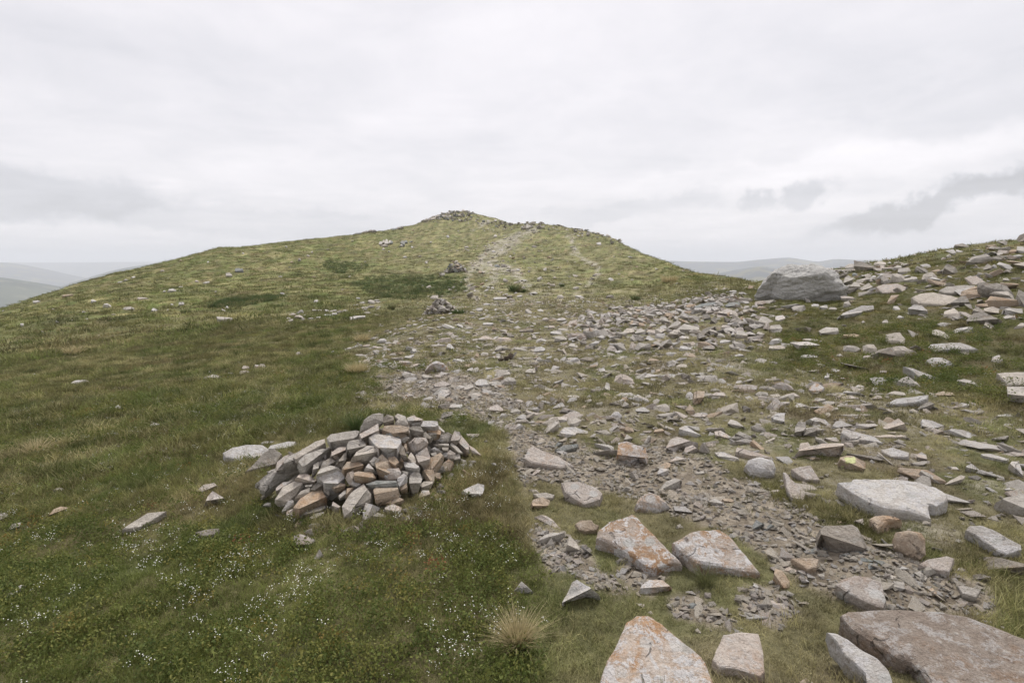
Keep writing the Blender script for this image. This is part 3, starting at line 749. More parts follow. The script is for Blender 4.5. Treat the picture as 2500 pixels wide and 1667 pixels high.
# traced stones: frame, material, tilt(deg), thickness, style, outline | label | category
# ---- stones one can name
NAMED = '''
B o 16 .35 slab 860 1060 880 1000 960 930 1150 855 1200 880 1260 950 1400 1100 1560 1270 1480 1260 1330 1310 1270 1290 1160 1210 980 1110|big wedge-shaped slab blotched orange and white, left of its twin beside the gravel path
B o 18 .35 slab 1480 1095 1590 1040 1700 1000 1870 985 1950 1040 2080 1190 2200 1340 2050 1330 1880 1290 1690 1270 1560 1170|big triangular slab with rusty orange lower half beside the gravel path
B o 48 .6 block 1025 400 1040 270 1110 260 1260 310 1280 390 1200 400 1180 450 1090 420|upright angular orange-brown rock with pale top above the gravel path
B p 30 .5 slab 270 400 300 320 340 295 410 330 560 390 680 470 560 480 450 460 330 440|long cracked pinkish slab lying across the gravel path near the cairn
B p 18 .3 slab 570 600 720 590 860 640 910 690 890 740 760 780 690 740 600 680|flat pinkish slab sunk in the path below the cracked long slab
B o 35 .6 round 1180 780 1210 730 1290 700 1390 740 1460 810 1370 850 1280 840 1200 810|rounded hump of rock speckled white and black between gravel and dry turf
B t 45 .8 block 330 760 345 735 420 715 480 745 470 780 390 815 340 790|small bright orange chunk at the grass edge of the path
B g 25 .3 slab 340 690 440 680 515 700 500 725 400 730|thin pale slab resting behind the small orange chunk
B t 30 .3 slab 685 935 730 905 820 905 840 935 880 950 860 985 770 1000 720 985|loose tan slab lying just left above the big wedge-shaped slab
B g 55 .4 block 440 1120 490 1050 515 1100 510 1140|small grey pointed stone in the gravel beside the turf edge, smaller of two
B g 55 .4 block 615 1160 640 1030 690 1080 730 1140 700 1170|taller grey pointed stone left of the big wedge-shaped slab
B g 20 .3 slab 380 1080 430 1030 500 1005 600 1010 540 1030 460 1050|low grey flake behind the small grey pointed stone
B w 42 .8 round 2070 470 2100 420 2200 390 2310 420 2330 480 2320 550 2200 565 2120 540|round pale lichen-dusted boulder in grass above the gravel path
B p 30 .4 slab 2000 345 2015 310 2150 345 2290 390 2280 400 2120 380|long low pinkish slab lying behind the round pale boulder
B g 35 .5 block 1385 640 1430 590 1500 560 1560 575 1530 630 1470 660|angular grey block sitting in the middle of the gravel path
B s 35 .3 slab 520 330 600 290 710 280 700 310 580 345|dark slate slab beside the path behind the cracked long slab
B w 35 .5 block 560 180 590 145 690 140 790 175 790 195 700 190 660 230 610 235|white-blotched rock with notched front above the dark slate slab
B p 38 .5 block 1430 320 1470 245 1520 220 1690 270 1660 290 1540 300 1510 350 1440 350|humped pinkish rock half buried by moss right of the upright orange rock
C w 12 .25 slab 815 600 930 595 940 572 1150 578 1500 600 1640 640 1720 700 1720 740 1640 800 1580 790 1590 905 1500 870 1400 840 1200 815 1080 770 960 700 880 650|huge flat pale slab with a notched front edge in the grass
C t 45 .6 block 845 390 900 375 950 380 1050 430 1055 480 900 490 850 460|brown block bearing a patch of yellow-green lichen
C p 25 .4 slab 440 490 520 470 600 460 680 580 560 575 510 545|four-cornered pinkish slab left of the huge flat pale slab
C p 35 .4 slab 375 515 400 520 440 570 570 680 540 740 440 720 400 640 395 570|leaf-shaped stone standing below the four-cornered pinkish slab
C t 55 .8 round 1275 1060 1300 1010 1400 985 1510 1010 1545 1060 1540 1190 1500 1235 1390 1200 1280 1140|round orange boulder with a grey spot beside the gravel
C t 35 .6 round 1075 945 1120 890 1200 868 1290 880 1340 905 1250 930 1200 1000 1160 1030 1110 980|curved lichen-covered rock just behind the round orange boulder
C d 38 .6 block 680 980 720 955 940 940 990 970 1080 1130 850 1170 760 1130 700 1070|square-cut dark block with a pale mottled top beside the gravel path
C w 28 .45 slab 1870 990 1900 955 1990 948 2120 1000 2330 1110 2330 1150 2200 1190 2130 1160 1960 1040|long lichen-whitened slab at right edge above the giant brown slab
C p 25 .4 slab 1485 1270 1560 1230 1720 1200 1780 1220 1740 1330 1650 1320|pinkish wedge lying right below the round orange boulder
C d 40 .5 block 1960 1210 2100 1200 2352 1260 2352 1344 2000 1340 2020 1270|dark craggy rock at the right edge with small flowers beside it
C g 35 .5 block 2120 760 2200 720 2352 690 2352 880 2250 860 2140 800|pale rock with orange top cut by the right picture edge
C g 50 .5 block 470 210 475 140 500 95 560 100 565 145 530 190 510 215|upright finger-like grey stone leaning on a dark stone
C d 45 .5 block 540 190 580 155 650 140 660 180 620 215 550 220|dark stone that the upright finger-like stone leans on
C w 28 .4 slab 850 190 870 165 980 185 1130 225 1200 280 1080 260 930 240|long tapering pale slab with dark underside in mid right grass
C g 50 .3 block 1145 345 1165 350 1280 450 1260 450|thin stick-like stone lying in the turf left of a whitish slab
C w 30 .4 slab 1180 330 1270 310 1410 355 1400 390 1270 390 1190 350|whitish slab just right of the thin stick-like stone
C p 32 .5 block 510 330 520 280 580 265 600 300 700 275 870 280 870 310 760 340 640 335 560 350 450 400|knobbly pinkish outcrop with grass growing over it
C t 25 .35 slab 440 1220 580 1215 665 1225 650 1290 580 1310|thick tan wedge lying among the gravel of the path
D o 14 .3 slab 860 1450 905 1233 950 1050 1080 800 1110 740 1190 690 1280 690 1400 760 1500 840 1650 960 1750 1060 1790 1190 1830 1300 1500 1450|great slab patched white and orange cut by the bottom picture edge
D p 12 .25 slab 1815 1050 1850 960 1900 840 2000 828 2190 830 2230 1000 2240 1140 2200 1180 2000 1120 1870 1110|square pinkish-grey paving-like slab at the bottom edge
D w 40 .5 block 570 590 610 520 660 410 700 390 800 440 880 510 760 490 680 540|pale pyramid-shaped stone poking out of the turf above the straw tussock
D w 48 .5 block 170 490 245 398 335 480 250 500|small pale pointed stone right behind the straw tussock
D o 35 .4 block 1200 500 1230 430 1290 390 1400 385 1480 450 1380 480 1260 510|dark rusty rock below the big wedge-shaped slab
E r 9 .25 slab 835 690 900 655 1200 650 1600 660 1900 705 2100 780 2352 880 2700 1030 2800 1300 2600 1500 1650 1500 1600 1300 1520 1170 1430 1080 1300 1040 1180 960 1040 870 930 800|giant brown streaked slab filling the bottom right corner
E w 16 .3 slab 735 820 820 830 900 870 1000 950 1150 1040 1240 1140 1270 1240 1290 1400 1090 1400 1060 1180 960 1080 880 1010 810 900|long curved white-patched rock left of the giant brown slab
E p 18 .3 slab 805 430 860 385 960 355 1080 365 1180 410 1210 500 1225 560 1200 620 1140 610 1000 545 880 480|pinkish slab above the giant brown slab, ringed by gravel
E t 45 .5 block 290 400 310 290 370 310 430 400 430 450 330 450|small upright orange stone at the tip of the rusty triangular slab
E d 40 .6 block 2195 905 2230 900 2275 940 2265 965|single pebble lying loose on the giant brown slab
E g 18 .3 slab 1810 440 1850 430 2000 470 1960 530 1850 500|low grey slab at the grass edge right of the gravel
A w 22 .3 slab 130 460 200 420 300 400 420 405 460 435 400 480 330 500 240 505 150 490|pale flat slab lying left behind the big cairn
A w 20 .3 slab 450 430 470 405 600 375 655 375 640 405 560 425 500 430|narrow pale slab just touching the back of the big cairn
A d 38 .4 slab 290 595 350 540 430 450 500 430 555 465 505 540 430 560|dark slab with white lichen spots leaning at the big cairn's left end
A w 52 .6 block 1850 725 1890 705 1960 675 2005 685 2005 720 1985 770 1950 780 1900 755|lone whitish beak-shaped stone in grass right of the big cairn
A p 45 .5 block 640 1100 640 1050 680 1035 790 1075 795 1090 700 1140 660 1140|lone pink-orange stone in the flowery grass below the big cairn
A g 32 .4 block 245 1170 300 1125 390 1085 370 1120 320 1165|pale flake left of the lone pink-orange stone in flowery grass
F g 30 .4 slab 700 690 770 640 850 595 955 583 900 620 860 645 800 675|long pointed grey slab lying in grass left below the big cairn
F p 35 .4 block 1125 465 1170 430 1230 420 1250 440 1190 470|low pinkish stone behind the pink pyramid left of the big cairn
F p 50 .5 block 1170 555 1190 500 1220 465 1300 515 1240 540|pink pyramid-shaped stone in grass just left of the big cairn
F t 38 .4 block 270 610 310 570 350 555 390 560 370 580|tan stone with a curled edge on the lower left slope
F g 35 .4 block 300 470 340 445 375 455 340 475|small pale stone uphill of the tan stone on the left slope
F g 38 .4 block 40 690 70 655 125 645 100 680|small grey stone below the one cut by the left edge
F g 40 .4 block -20 620 0 596 30 588 60 610 30 635 -10 642|grey stone cut by the left picture edge
F w 35 .4 block 15 1080 60 1040 120 1003 150 1010 100 1060|pale blade of rock lowest on the left slope near the picture edge
F d 16 .3 slab 1120 705 1180 690 1260 680 1240 715 1160 725|dark flat stone sunk among white flowers below the big cairn
G g 50 .4 block 560 210 605 135 635 185 600 220|small pointed stone lowest in the flowery grass below the cairn
I b 46 .45 block 438 490 470 440 515 385 570 372 620 355 720 352 780 368 830 372 900 355 980 358 1020 395 1050 440 1078 475 1040 500 960 510 860 530 780 545 700 560 620 565 560 535 535 505 480 500|largest boulder, pitted grey and overhanging at its left, on the skyline bank
I d 50 .5 block 1130 320 1130 280 1190 290 1290 330 1290 350 1190 360|dark tilted slab on the skyline just right of the largest boulder
I p 35 .4 slab 1290 475 1340 455 1440 450 1520 480 1500 515 1340 520|salmon-pink slab lying right of the largest boulder
I d 50 .6 round 2010 455 2050 448 2110 465 2170 450 2240 470 2280 530 2270 555 2150 555 2060 530 2010 500|big brownish boulder with a pale slanting seam on the right bank
I g 28 .4 slab 1545 555 1600 525 1700 515 1830 535 1900 560 1830 605 1700 600 1600 595|broad low slab left of the big seamed boulder on the right bank
I g 30 .4 slab 1740 500 1800 470 1920 460 2000 465 1990 520 1900 525 1780 520|pale slab behind the broad low slab on the right bank
I d 48 .5 block 1935 710 1990 660 2060 650 2120 680 2190 710 2150 735 2050 742 1960 730|dark hump of rock below the big seamed boulder
I g 55 .6 block 2065 625 2130 612 2175 630 2170 665 2075 662|square grey block between the seamed boulder and the dark hump
I w 38 .4 block 1015 690 1060 655 1190 608 1270 605 1280 630 1200 645 1080 695|long slanting white slab in the grass right below the largest boulder
I w 40 .5 block 1520 625 1560 600 1620 605 1660 640 1655 672 1600 650 1530 650|whitish angular stone with dark underside on the right bank
I w 26 .4 slab 1660 905 1680 885 1830 875 1900 875 2025 920 1980 925 1830 925 1720 940|longest flat whitish slab in the dark green right bank
I w 35 .5 block 1650 1000 1680 982 1760 985 1850 1025 1800 1050 1700 1050|white lozenge stone below the longest flat slab on the bank
I g 35 .5 round 1370 930 1420 912 1500 915 1590 955 1540 975 1400 972|whitish oval stone left of the white lozenge stone
I d 60 .6 block 2300 130 2320 100 2352 88 2400 92 2400 145 2310 146|dark rock on the skyline at the right picture edge
I d 55 .6 block 1780 370 1785 320 1800 305 1860 330 1882 372|dark grey pyramid stone high on the right bank
I g 42 .5 round 1938 300 1970 265 2080 262 2130 295 2050 305|pale rounded rock above the dark grey pyramid stone
M w 30 .4 slab 1195 570 1290 590 1430 640 1545 685 1490 705 1400 660 1340 665 1290 620|thin curved white slab arching out of the dark green bank
M g 42 .5 block 1130 750 1180 700 1260 672 1320 710 1365 760 1270 770|pale tent-shaped stone under the thin curved white slab
M w 26 .4 slab 1030 930 1130 880 1290 865 1440 840 1430 880 1300 920 1130 935|long white speckled slab rising to the right in the right meadow
M d 40 .4 block 1320 990 1360 940 1450 900 1490 920 1460 965|dark grey slab leaning above a pale one in the right meadow
M w 28 .4 slab 1275 1045 1330 1000 1540 958 1610 990 1560 1010 1400 1035|pale long slab directly under the leaning dark grey slab
M g 40 .5 block 2190 760 2352 755 2420 800 2420 920 2310 920 2200 890|big squarish rock with a crack at the right picture edge
M g 20 .4 slab 2085 630 2352 625 2420 640 2420 745 2200 750 2150 690|flat pale slab above the squarish cracked rock at right edge
K w 50 .5 block 800 515 815 470 835 465 868 500 862 518|white pyramid stone standing out in the stony field
K w 40 .5 round 230 460 260 432 300 428 318 440 312 462|lone rounded white stone in the grass left of the stony field
K d 50 .5 block 760 1070 770 1040 800 1025 860 1020 850 1060 790 1085|tan and dark tilted stone right behind the big cairn
K o 35 .4 block 630 690 650 650 710 628 770 650 830 680 825 700 760 680 700 670|wide roof-shaped pale stone in the left of the stony field
L d 52 .5 block 820 650 840 610 900 585 970 575 940 620 860 670|dark overhanging slab in the heap of scree
L g 45 .4 block 505 590 550 550 600 520 640 535 610 580 540 595|pale slab leaning upright in the heap of scree
L s 40 .4 block 765 395 820 360 960 340 1000 360 980 385 850 405|blue-grey slab at the top of the scree heap, left one
L s 40 .4 block 1060 375 1090 350 1190 340 1205 365 1110 395|blue-grey slab at the top of the scree heap, right one
L t 45 .5 block 760 1330 765 1250 760 1205 800 1190 865 1195 855 1260 820 1300|upright tan post-like stone in the right of the stony field
L p 32 .4 slab 1135 1165 1150 1140 1260 1130 1370 1145 1360 1180 1240 1190|flat-topped pinkish stone in the upper right of the stony field
L o 30 .4 slab 1855 1180 1880 1150 1920 1115 1950 1120 2010 1160 1980 1195 1900 1200|stone with a bright orange patch beside the dark green bank
H w 20 .4 slab 140 770 180 762 240 760 240 768 190 772 165 782 145 785|white log-like stone below the ring of old foundation stones
'''
# ---- further stones of the foreground and middle ground: frame, material, tilt, outline
MORE = '''
B g 30 300 655 370 655 390 680 340 695
B p 14 350 880 430 890 520 930 580 990 500 960
B w 50 405 1030 420 990 470 990 450 1020
B w 30 1830 350 1900 345 2025 395 1990 425 1880 400
B t 40 2120 265 2150 245 2240 320 2200 330
B p 42 1570 360 1590 310 1650 290 1700 325 1640 350
B w 36 1530 190 1540 150 1590 130 1720 210 1690 230 1580 210
B p 36 1840 230 1830 180 1880 170 1970 225 1900 240
B g 40 1935 115 1960 80 2010 90 2085 150 2010 155
B g 40 2130 145 2170 120 2250 165 2240 190 2170 180
B w 45 970 60 1000 20 1040 15 1070 50 1050 80 990 85
B p 32 440 90 500 60 620 60 620 100 580 110 520 85
B g 42 420 190 470 120 540 90 555 130 510 170 440 195
B s 40 510 320 540 265 590 275 540 310
B t 40 1370 470 1430 430 1470 440 1460 490 1400 480
B w 50 1360 510 1380 480 1440 485 1450 515 1410 545 1370 540
B p 30 1450 430 1520 380 1580 395 1570 430 1500 435
B g 45 1240 290 1290 210 1310 220 1270 290
B g 42 1080 260 1110 200 1160 235 1130 260
B d 42 860 240 890 235 940 270 900 280
B t 38 1330 190 1340 160 1400 155 1430 180 1380 195
B g 36 1410 150 1430 130 1500 155 1510 175 1440 160
B t 45 1090 180 1100 135 1160 150 1170 185 1120 195
B g 30 780 115 870 80 895 95 820 120
B p 36 280 0 330 20 415 25 405 45 310 45
B g 40 55 75 80 30 130 40 110 70
B w 38 170 150 220 110 260 130 210 165
B p 20 2205 695 2300 660 2352 660 2380 690 2352 710 2290 710
B g 36 2245 260 2320 225 2330 240 2260 275
B p 38 1630 45 1690 25 1770 40 1730 70 1640 50
B p 36 1490 10 1540 20 1610 55 1570 75 1530 55
B g 28 1660 510 1740 500 1750 520 1690 540
B p 34 320 540 370 490 405 490 380 540
B d 36 1970 800 2000 750 2080 790 2060 810
B g 36 1780 750 1830 725 1900 760 1850 790
B t 32 1890 730 1960 725 2000 745 1940 765
B s 40 2130 970 2170 900 2240 940 2180 985
B s 36 2200 1000 2290 935 2320 950 2250 1000
B g 34 1510 960 1550 940 1590 980 1530 985
B p 18 455 1170 540 1175 600 1200 520 1215
B w 48 0 440 30 435 60 470 20 465
C w 45 530 790 560 770 600 810 550 815
C g 36 1480 530 1510 495 1580 525 1690 580 1680 605 1560 580
C g 34 1700 610 1740 580 1830 535 1870 545 1840 585 1740 620
C p 46 1470 400 1480 360 1510 345 1550 370 1560 420 1490 420
C w 30 1690 170 1760 155 1850 165 1990 220 1950 230 1830 230 1750 200
C w 36 1515 80 1600 90 1700 130 1640 145 1540 165 1520 140
C p 38 1185 150 1250 110 1320 70 1370 110 1390 150 1280 165
C p 32 710 230 810 225 840 260 770 270
C p 26 1110 215 1250 205 1390 210 1270 240
C w 34 560 90 640 60 720 80 780 140 740 130 680 95
C w 30 810 110 860 105 940 145 870 145
C w 42 275 55 330 30 390 25 385 100 340 115
C p 24 430 45 600 15 770 12 800 50 650 45
C g 24 800 45 940 35 1000 40 920 70
C w 26 1420 60 1470 30 1620 0 1715 10 1600 45
C w 28 2000 365 2080 360 2230 405 2200 440 2090 415
C w 34 2220 470 2250 420 2310 420 2352 560 2290 520
C g 42 2130 300 2170 275 2230 330 2180 350
C g 32 1860 290 1910 260 1990 295 2000 330 1920 305
C w 44 1870 500 1880 460 1920 440 1985 490 1930 520
C w 30 1705 460 1800 470 1830 500 1760 500
C p 30 2170 360 2260 345 2352 355 2352 390 2260 385
C p 16 610 850 700 840 820 850 880 900 780 880
C t 20 700 910 900 915 880 940 740 935
C p 42 960 910 1030 890 1040 950 1000 945
C s 24 540 1160 640 1145 690 1190 580 1200
C s 34 850 1185 910 1170 950 1200 920 1230
C s 28 930 1160 1030 1160 1020 1200
C s 22 965 1215 1050 1215 1130 1245 1020 1260
C s 26 1110 1225 1200 1240 1250 1280 1180 1285
C s 28 1040 1300 1080 1255 1150 1260 1130 1310
C g 18 290 1060 350 1035 450 1070 380 1085
C s 30 110 950 160 900 220 950 150 985
C s 30 185 1000 260 930 310 960 250 990
C p 22 1280 1280 1350 1280 1410 1300 1330 1320
C g 32 555 1065 620 1050 660 1075 600 1095
C w 30 1780 1070 1810 1055 1850 1080 1810 1095
C w 34 2190 650 2230 640 2270 660 2220 670
C p 22 190 690 250 660 340 660 350 690 270 715
D g 48 1655 810 1690 780 1725 820 1690 830
D p 40 1280 650 1310 640 1335 680 1300 680
D s 26 1585 600 1650 570 1710 600 1650 640 1600 630
D p 36 1500 690 1550 640 1600 660 1560 700
D p 18 1185 575 1260 585 1300 610 1230 620
D w 45 2135 450 2155 415 2195 440 2180 465
E g 20 1365 600 1400 585 1520 600 1650 650 1640 670 1450 645
E g 18 1480 580 1600 565 1720 610 1700 640 1560 600
E s 24 1945 560 2030 560 2050 590 1980 585
E g 28 1250 420 1280 395 1370 405 1375 470 1320 490 1260 470
E g 22 1175 350 1240 335 1310 360 1300 390 1220 385
E t 32 1530 470 1600 450 1640 490 1600 530 1550 520
E s 24 1600 400 1700 450 1710 480 1640 460
E g 28 1440 330 1500 315 1560 370 1540 400 1480 370
E d 26 1580 360 1640 340 1710 380 1660 395
E g 26 1750 310 1830 285 1890 320 1860 340
E p 26 365 285 430 280 490 305 470 340 400 320
E p 22 480 310 560 305 660 350 640 370 540 360
E w 26 465 370 540 360 595 405 560 410
E g 18 795 370 880 365 900 375 820 385
E g 38 655 340 715 330 710 380 680 370
E p 30 1835 650 1900 640 1950 680 1900 695
E g 30 2010 715 2080 720 2090 750 2030 740
E g 30 2120 760 2190 770 2190 790 2130 780
E w 30 1715 570 1780 640 1760 655 1720 610
E p 34 510 1220 560 1190 640 1233 620 1300 520 1260
E p 18 200 600 260 560 330 600 440 620 350 650
E d 34 1900 350 2000 335 2080 360 1980 400
A w 24 405 385 430 372 530 372 540 390 440 395
A d 30 0 1030 90 1010 95 1040 20 1055
A g 30 205 1065 240 1035 270 1035 230 1075
A d 45 1995 380 2020 362 2045 390
A w 36 2045 545 2080 530 2105 555 2060 560
A p 28 1880 320 1970 320 1960 345 1890 350
F p 38 1380 815 1430 775 1490 755 1470 790
F g 26 535 325 580 300 650 297 620 315
F p 42 770 265 800 235 830 235 810 265
F g 24 810 220 860 205 920 195 880 212
F w 50 525 270 530 250 550 255 545 275
F g 40 855 92 880 75 915 80 890 97
F t 50 165 125 175 98 190 95 200 120
F g 26 175 130 240 120 230 133
F p 24 1010 185 1060 178 1130 172 1100 185
F g 30 1345 735 1390 700 1400 715 1370 745
F w 40 55 495 75 473 90 480 70 497
'''
# ---- stones measured as boxes x0 y0 x1 y1 (material letters may follow)
BOXES = {
 'J': '''145 672 172 695|650 502 692 524 w|735 532 797 558 w|1078 565 1145 587 w|1282 518 1322 545 w|1225 533 1245 545|1198 572 1212 582|1200 422 1270 448 w|1170 438 1190 448|1280 408 1312 420|1448 372 1508 392 w|1398 364 1430 380|1685 275 1745 305 s|1620 310 1665 340|985 486 1070 502|880 552 960 578|795 606 835 614|612 638 634 648|235 508 290 525|590 586 612 596|505 648 525 656|292 726 320 740 d|840 372 880 383|885 355 930 368|935 335 985 350|1150 290 1180 302|1485 228 1500 240 w|1735 165 1755 175 w|2140 205 2160 225 d|2200 182 2225 196|2068 265 2085 275|2045 120 2065 130|2230 155 2250 168|2080 228 2105 237|1618 548 1640 570|1538 442 1555 450|2248 505 2285 523 w|400 972 445 992|232 1030 272 1050 w|505 1085 645 1115 w|1460 1040 1620 1080 p|1490 1015 1518 1035|1735 975 1790 1010 p|1715 1010 1800 1040 p|1828 965 1915 1000 p|1632 1025 1680 1038|2120 882 2170 902|1615 1055 1645 1070|825 1258 880 1285|1180 1240 1210 1255|15 578 32 588|1285 216 1312 228|400 655 418 664|443 465 530 480''',
 'P': '''215 300 300 328 r|300 282 390 305 r|265 322 375 360 r|175 370 262 408 r|185 348 235 375 r|350 362 400 382 r|420 352 520 375 r|520 342 590 362 r|375 318 440 335 r|480 258 540 278 r|540 260 600 278 r|605 258 670 285 r|670 262 760 290 r|605 312 720 338 r|690 300 770 322 r|760 268 830 308 d|820 262 895 288 r|960 250 1040 268 r|1040 230 1130 250 r|1110 212 1200 240 d|1210 222 1265 238 r|1120 150 1210 195 g|1200 165 1265 188 g|1180 145 1260 162 g|1020 172 1090 188 r|950 200 1040 210 r|985 122 1035 135 w|1050 262 1130 280 r|1060 288 1150 306 r|920 318 1000 335 r|1190 312 1260 328 r|1210 240 1260 262 p|490 150 548 175 w|1480 470 1560 492 r|1535 512 1560 530 w|1700 355 1755 390 d|1580 580 1650 612 w|1785 555 1850 580 p|875 690 970 722 p|1160 680 1285 705 p|1060 660 1150 695 p|695 730 735 757 w|280 755 375 785 w|960 770 1130 805 p|1100 820 1145 852|1195 848 1330 882|780 905 850 925|1010 850 1050 870|1140 585 1205 598|1380 640 1425 655''',
 'H': '''480 378 505 390 w|530 316 546 326 w|345 325 368 340|385 345 402 352|650 285 666 293 w|870 315 902 326|1045 342 1072 355 w|1055 240 1082 260 g|755 245 776 262 w|1275 467 1292 483 d|1375 452 1396 475|1300 312 1335 325 d|1060 432 1100 450 s|1105 432 1142 450 d|985 568 1002 580 w|1040 575 1062 590 w|1000 530 1020 540 w|1355 518 1372 527|1200 460 1228 470|960 470 985 490|1715 290 1745 308|1690 498 1710 508 d|1850 488 1868 497|2220 548 2235 556''',
 'N': '''1430 965 1640 1010 w|1560 920 1645 945 w|1775 940 1855 975 w|1895 1145 1995 1205 g|2065 1135 2165 1185 w|1445 1130 1505 1180 w|1195 1120 1280 1180 w|1310 1145 1365 1175|1290 1060 1390 1090 w|1415 1070 1555 1092|1215 1260 1320 1300 w|1090 1180 1180 1215 g|2050 1030 2120 1060|2140 1265 2230 1310|1590 1050 1650 1070|1670 1030 1750 1050|1740 900 1785 918|1300 945 1350 960 d''',
 'K': '''490 415 530 440 w|510 502 568 550 w|460 560 530 592 w|410 605 545 640 p|495 628 610 668 p|855 590 970 620 w|1200 680 1330 740 p|1525 485 1618 538 w|1525 572 1615 622 p|1810 585 1910 628 w|1510 390 1545 430 g|1555 425 1630 450|1300 385 1362 420 d|1200 425 1355 455 p|1040 400 1220 440 p|705 438 860 462 p|680 470 800 490|1660 360 1755 395 w|1800 385 1960 440 p|1690 400 1800 450 p|1790 460 1900 500|2190 520 2255 550 w|970 660 1045 700 w|1040 540 1075 580|1085 535 1150 570|1200 480 1265 530 g|690 720 770 752 p|700 770 850 825 p|945 800 1035 852 g|1035 750 1150 825 w|1240 745 1400 815 p|1175 780 1220 820 w|735 840 850 905 w|450 875 545 905 p|1160 860 1290 905 g|990 865 1100 900|1360 920 1440 950 p|1670 950 1800 1000 w|830 955 935 1005 w|1145 965 1275 1030 p|670 970 735 1000 w|1330 995 1420 1045 p|1460 1010 1590 1055 t|2170 730 2352 800 p|2065 720 2150 750|2060 665 2110 700 w|2175 865 2352 910 p|2105 780 2150 860 g|1900 970 1970 1000 t|1830 1015 1905 1050 g|1795 885 1905 920|1930 920 2000 960|2180 920 2270 955 w|1590 670 1690 695 w|1700 650 1760 665 w|1450 670 1540 715 p|845 745 890 785 w|455 765 550 790|545 770 660 792|1065 250 1125 275 w|770 305 880 345 p|1240 350 1310 370|960 325 1030 350|1100 292 1190 315|1600 255 1650 280|1710 255 1790 285|1640 318 1700 340|1710 340 1810 360|1395 345 1530 375 d|1120 365 1155 410|2245 215 2330 240''',
 'L': '''145 655 220 715 g|310 600 430 660 p|290 660 385 710 w|580 540 830 650 p|70 590 200 650 g|190 590 310 655 g|840 450 920 520 d|915 480 990 545 d|985 405 1190 490 p|725 400 855 455 w|705 330 765 360 d|870 295 920 340 w|1185 290 1255 330 p|1415 283 1495 318 w|1185 250 1260 275 w|1095 228 1170 255 w|655 365 695 405 p|1345 475 1525 545 g|1540 465 1635 520 w|1480 558 1610 640 p|1155 615 1280 690 g|490 820 600 860 w|690 830 800 875 t|615 760 740 815 w|1475 695 1605 755 w|1475 755 1640 810 g|1145 835 1255 865 w|910 925 1000 965 p|590 930 705 975 g|575 905 800 940 p|270 1020 420 1075 w|420 1030 590 1075 w|360 980 440 1030 t|0 1050 165 1115 p|860 1035 990 1130 g|600 1105 765 1140 p|1150 1085 1240 1130 w|1000 1145 1115 1180|910 1165 1020 1205|1485 1120 1720 1190 p|1340 1200 1480 1250 p|1475 1220 1590 1260 p|1610 1210 1780 1270 p|1505 1290 1690 1340 w|1690 1310 1870 1355 w|870 1205 1105 1260 p|680 1205 770 1270 w|0 1200 160 1260 p|150 1225 300 1270 w|1380 1150 1500 1195|1765 845 1950 880 w|2070 980 2165 1020 w|2010 1020 2060 1100 w|1880 360 1960 390 w|1965 370 2045 415 w|2050 390 2140 420|2155 285 2335 325 p|2190 330 2270 390 g|1790 690 1960 720 p|2170 645 2352 690 t|1955 580 2150 660 g|1115 615 1160 680|980 640 1060 690|860 700 960 740|1000 700 1110 740|610 660 720 710|430 560 500 610|330 540 400 580|230 540 290 580|560 470 620 520|430 480 520 530|1230 380 1300 420|1200 480 1260 520|1100 500 1180 545|1020 560 1110 600|1140 400 1200 440''',
 'I': '''1410 608 1470 640 w|1350 798 1510 890 w|1190 885 1300 950 w|1050 895 1180 940 w|1890 920 1975 965 p|1690 770 1825 850 g|1830 755 1985 808 w|2115 960 2200 1020 w|2050 720 2140 770 g|1765 615 1900 700 p|1975 615 2060 660 d|2200 615 2352 670 g|2200 670 2300 710 g|2280 730 2380 770 w|1810 530 1980 615 d|2290 490 2400 610 d|2000 595 2060 625 g|2055 305 2130 355 d|2120 312 2160 340|2155 215 2205 250 g|2240 200 2300 235 t|2300 180 2390 235 g|1840 160 1960 190 d|1860 205 1920 225 w|1790 235 1835 262 g|1570 320 1670 375 d|1445 330 1550 385 g|1395 385 1500 440 g|1490 395 1600 440 g|1610 370 1735 430 p|1680 345 1760 365|1270 285 1370 320 g|1065 305 1140 350 g|1370 290 1405 305|1320 405 1400 455 w|1170 445 1290 495 g|1080 430 1200 490 g|1050 380 1130 450 p|1120 370 1160 395 s|2195 405 2250 430|1800 390 1840 408|2230 330 2275 350|2270 262 2340 278|1430 675 1500 700 w|1180 712 1215 735 w|1190 960 1270 995 p|990 950 1060 975 w|1330 708 1380 735|1640 450 1700 480''',
 'M': '''1505 798 1700 855 t|1715 910 1835 970 w|1710 685 1920 760 g|565 840 780 890 p|890 840 1010 890|1020 800 1225 855 p|740 920 950 960 g|725 960 820 1000 w|945 958 1045 995 d|505 955 580 995 g|390 895 550 950 p|550 920 650 960 p|340 865 460 915 g|90 920 305 970 p|40 820 210 880 p|0 905 130 950 p|720 740 835 785 w|900 768 970 810 p|965 600 1040 635 p|575 820 640 850|2060 1020 2250 1060 w|2130 1110 2250 1150 w|1765 1050 1800 1085 w|530 445 640 480 w|790 455 910 505 p|190 455 390 490 w''',
}
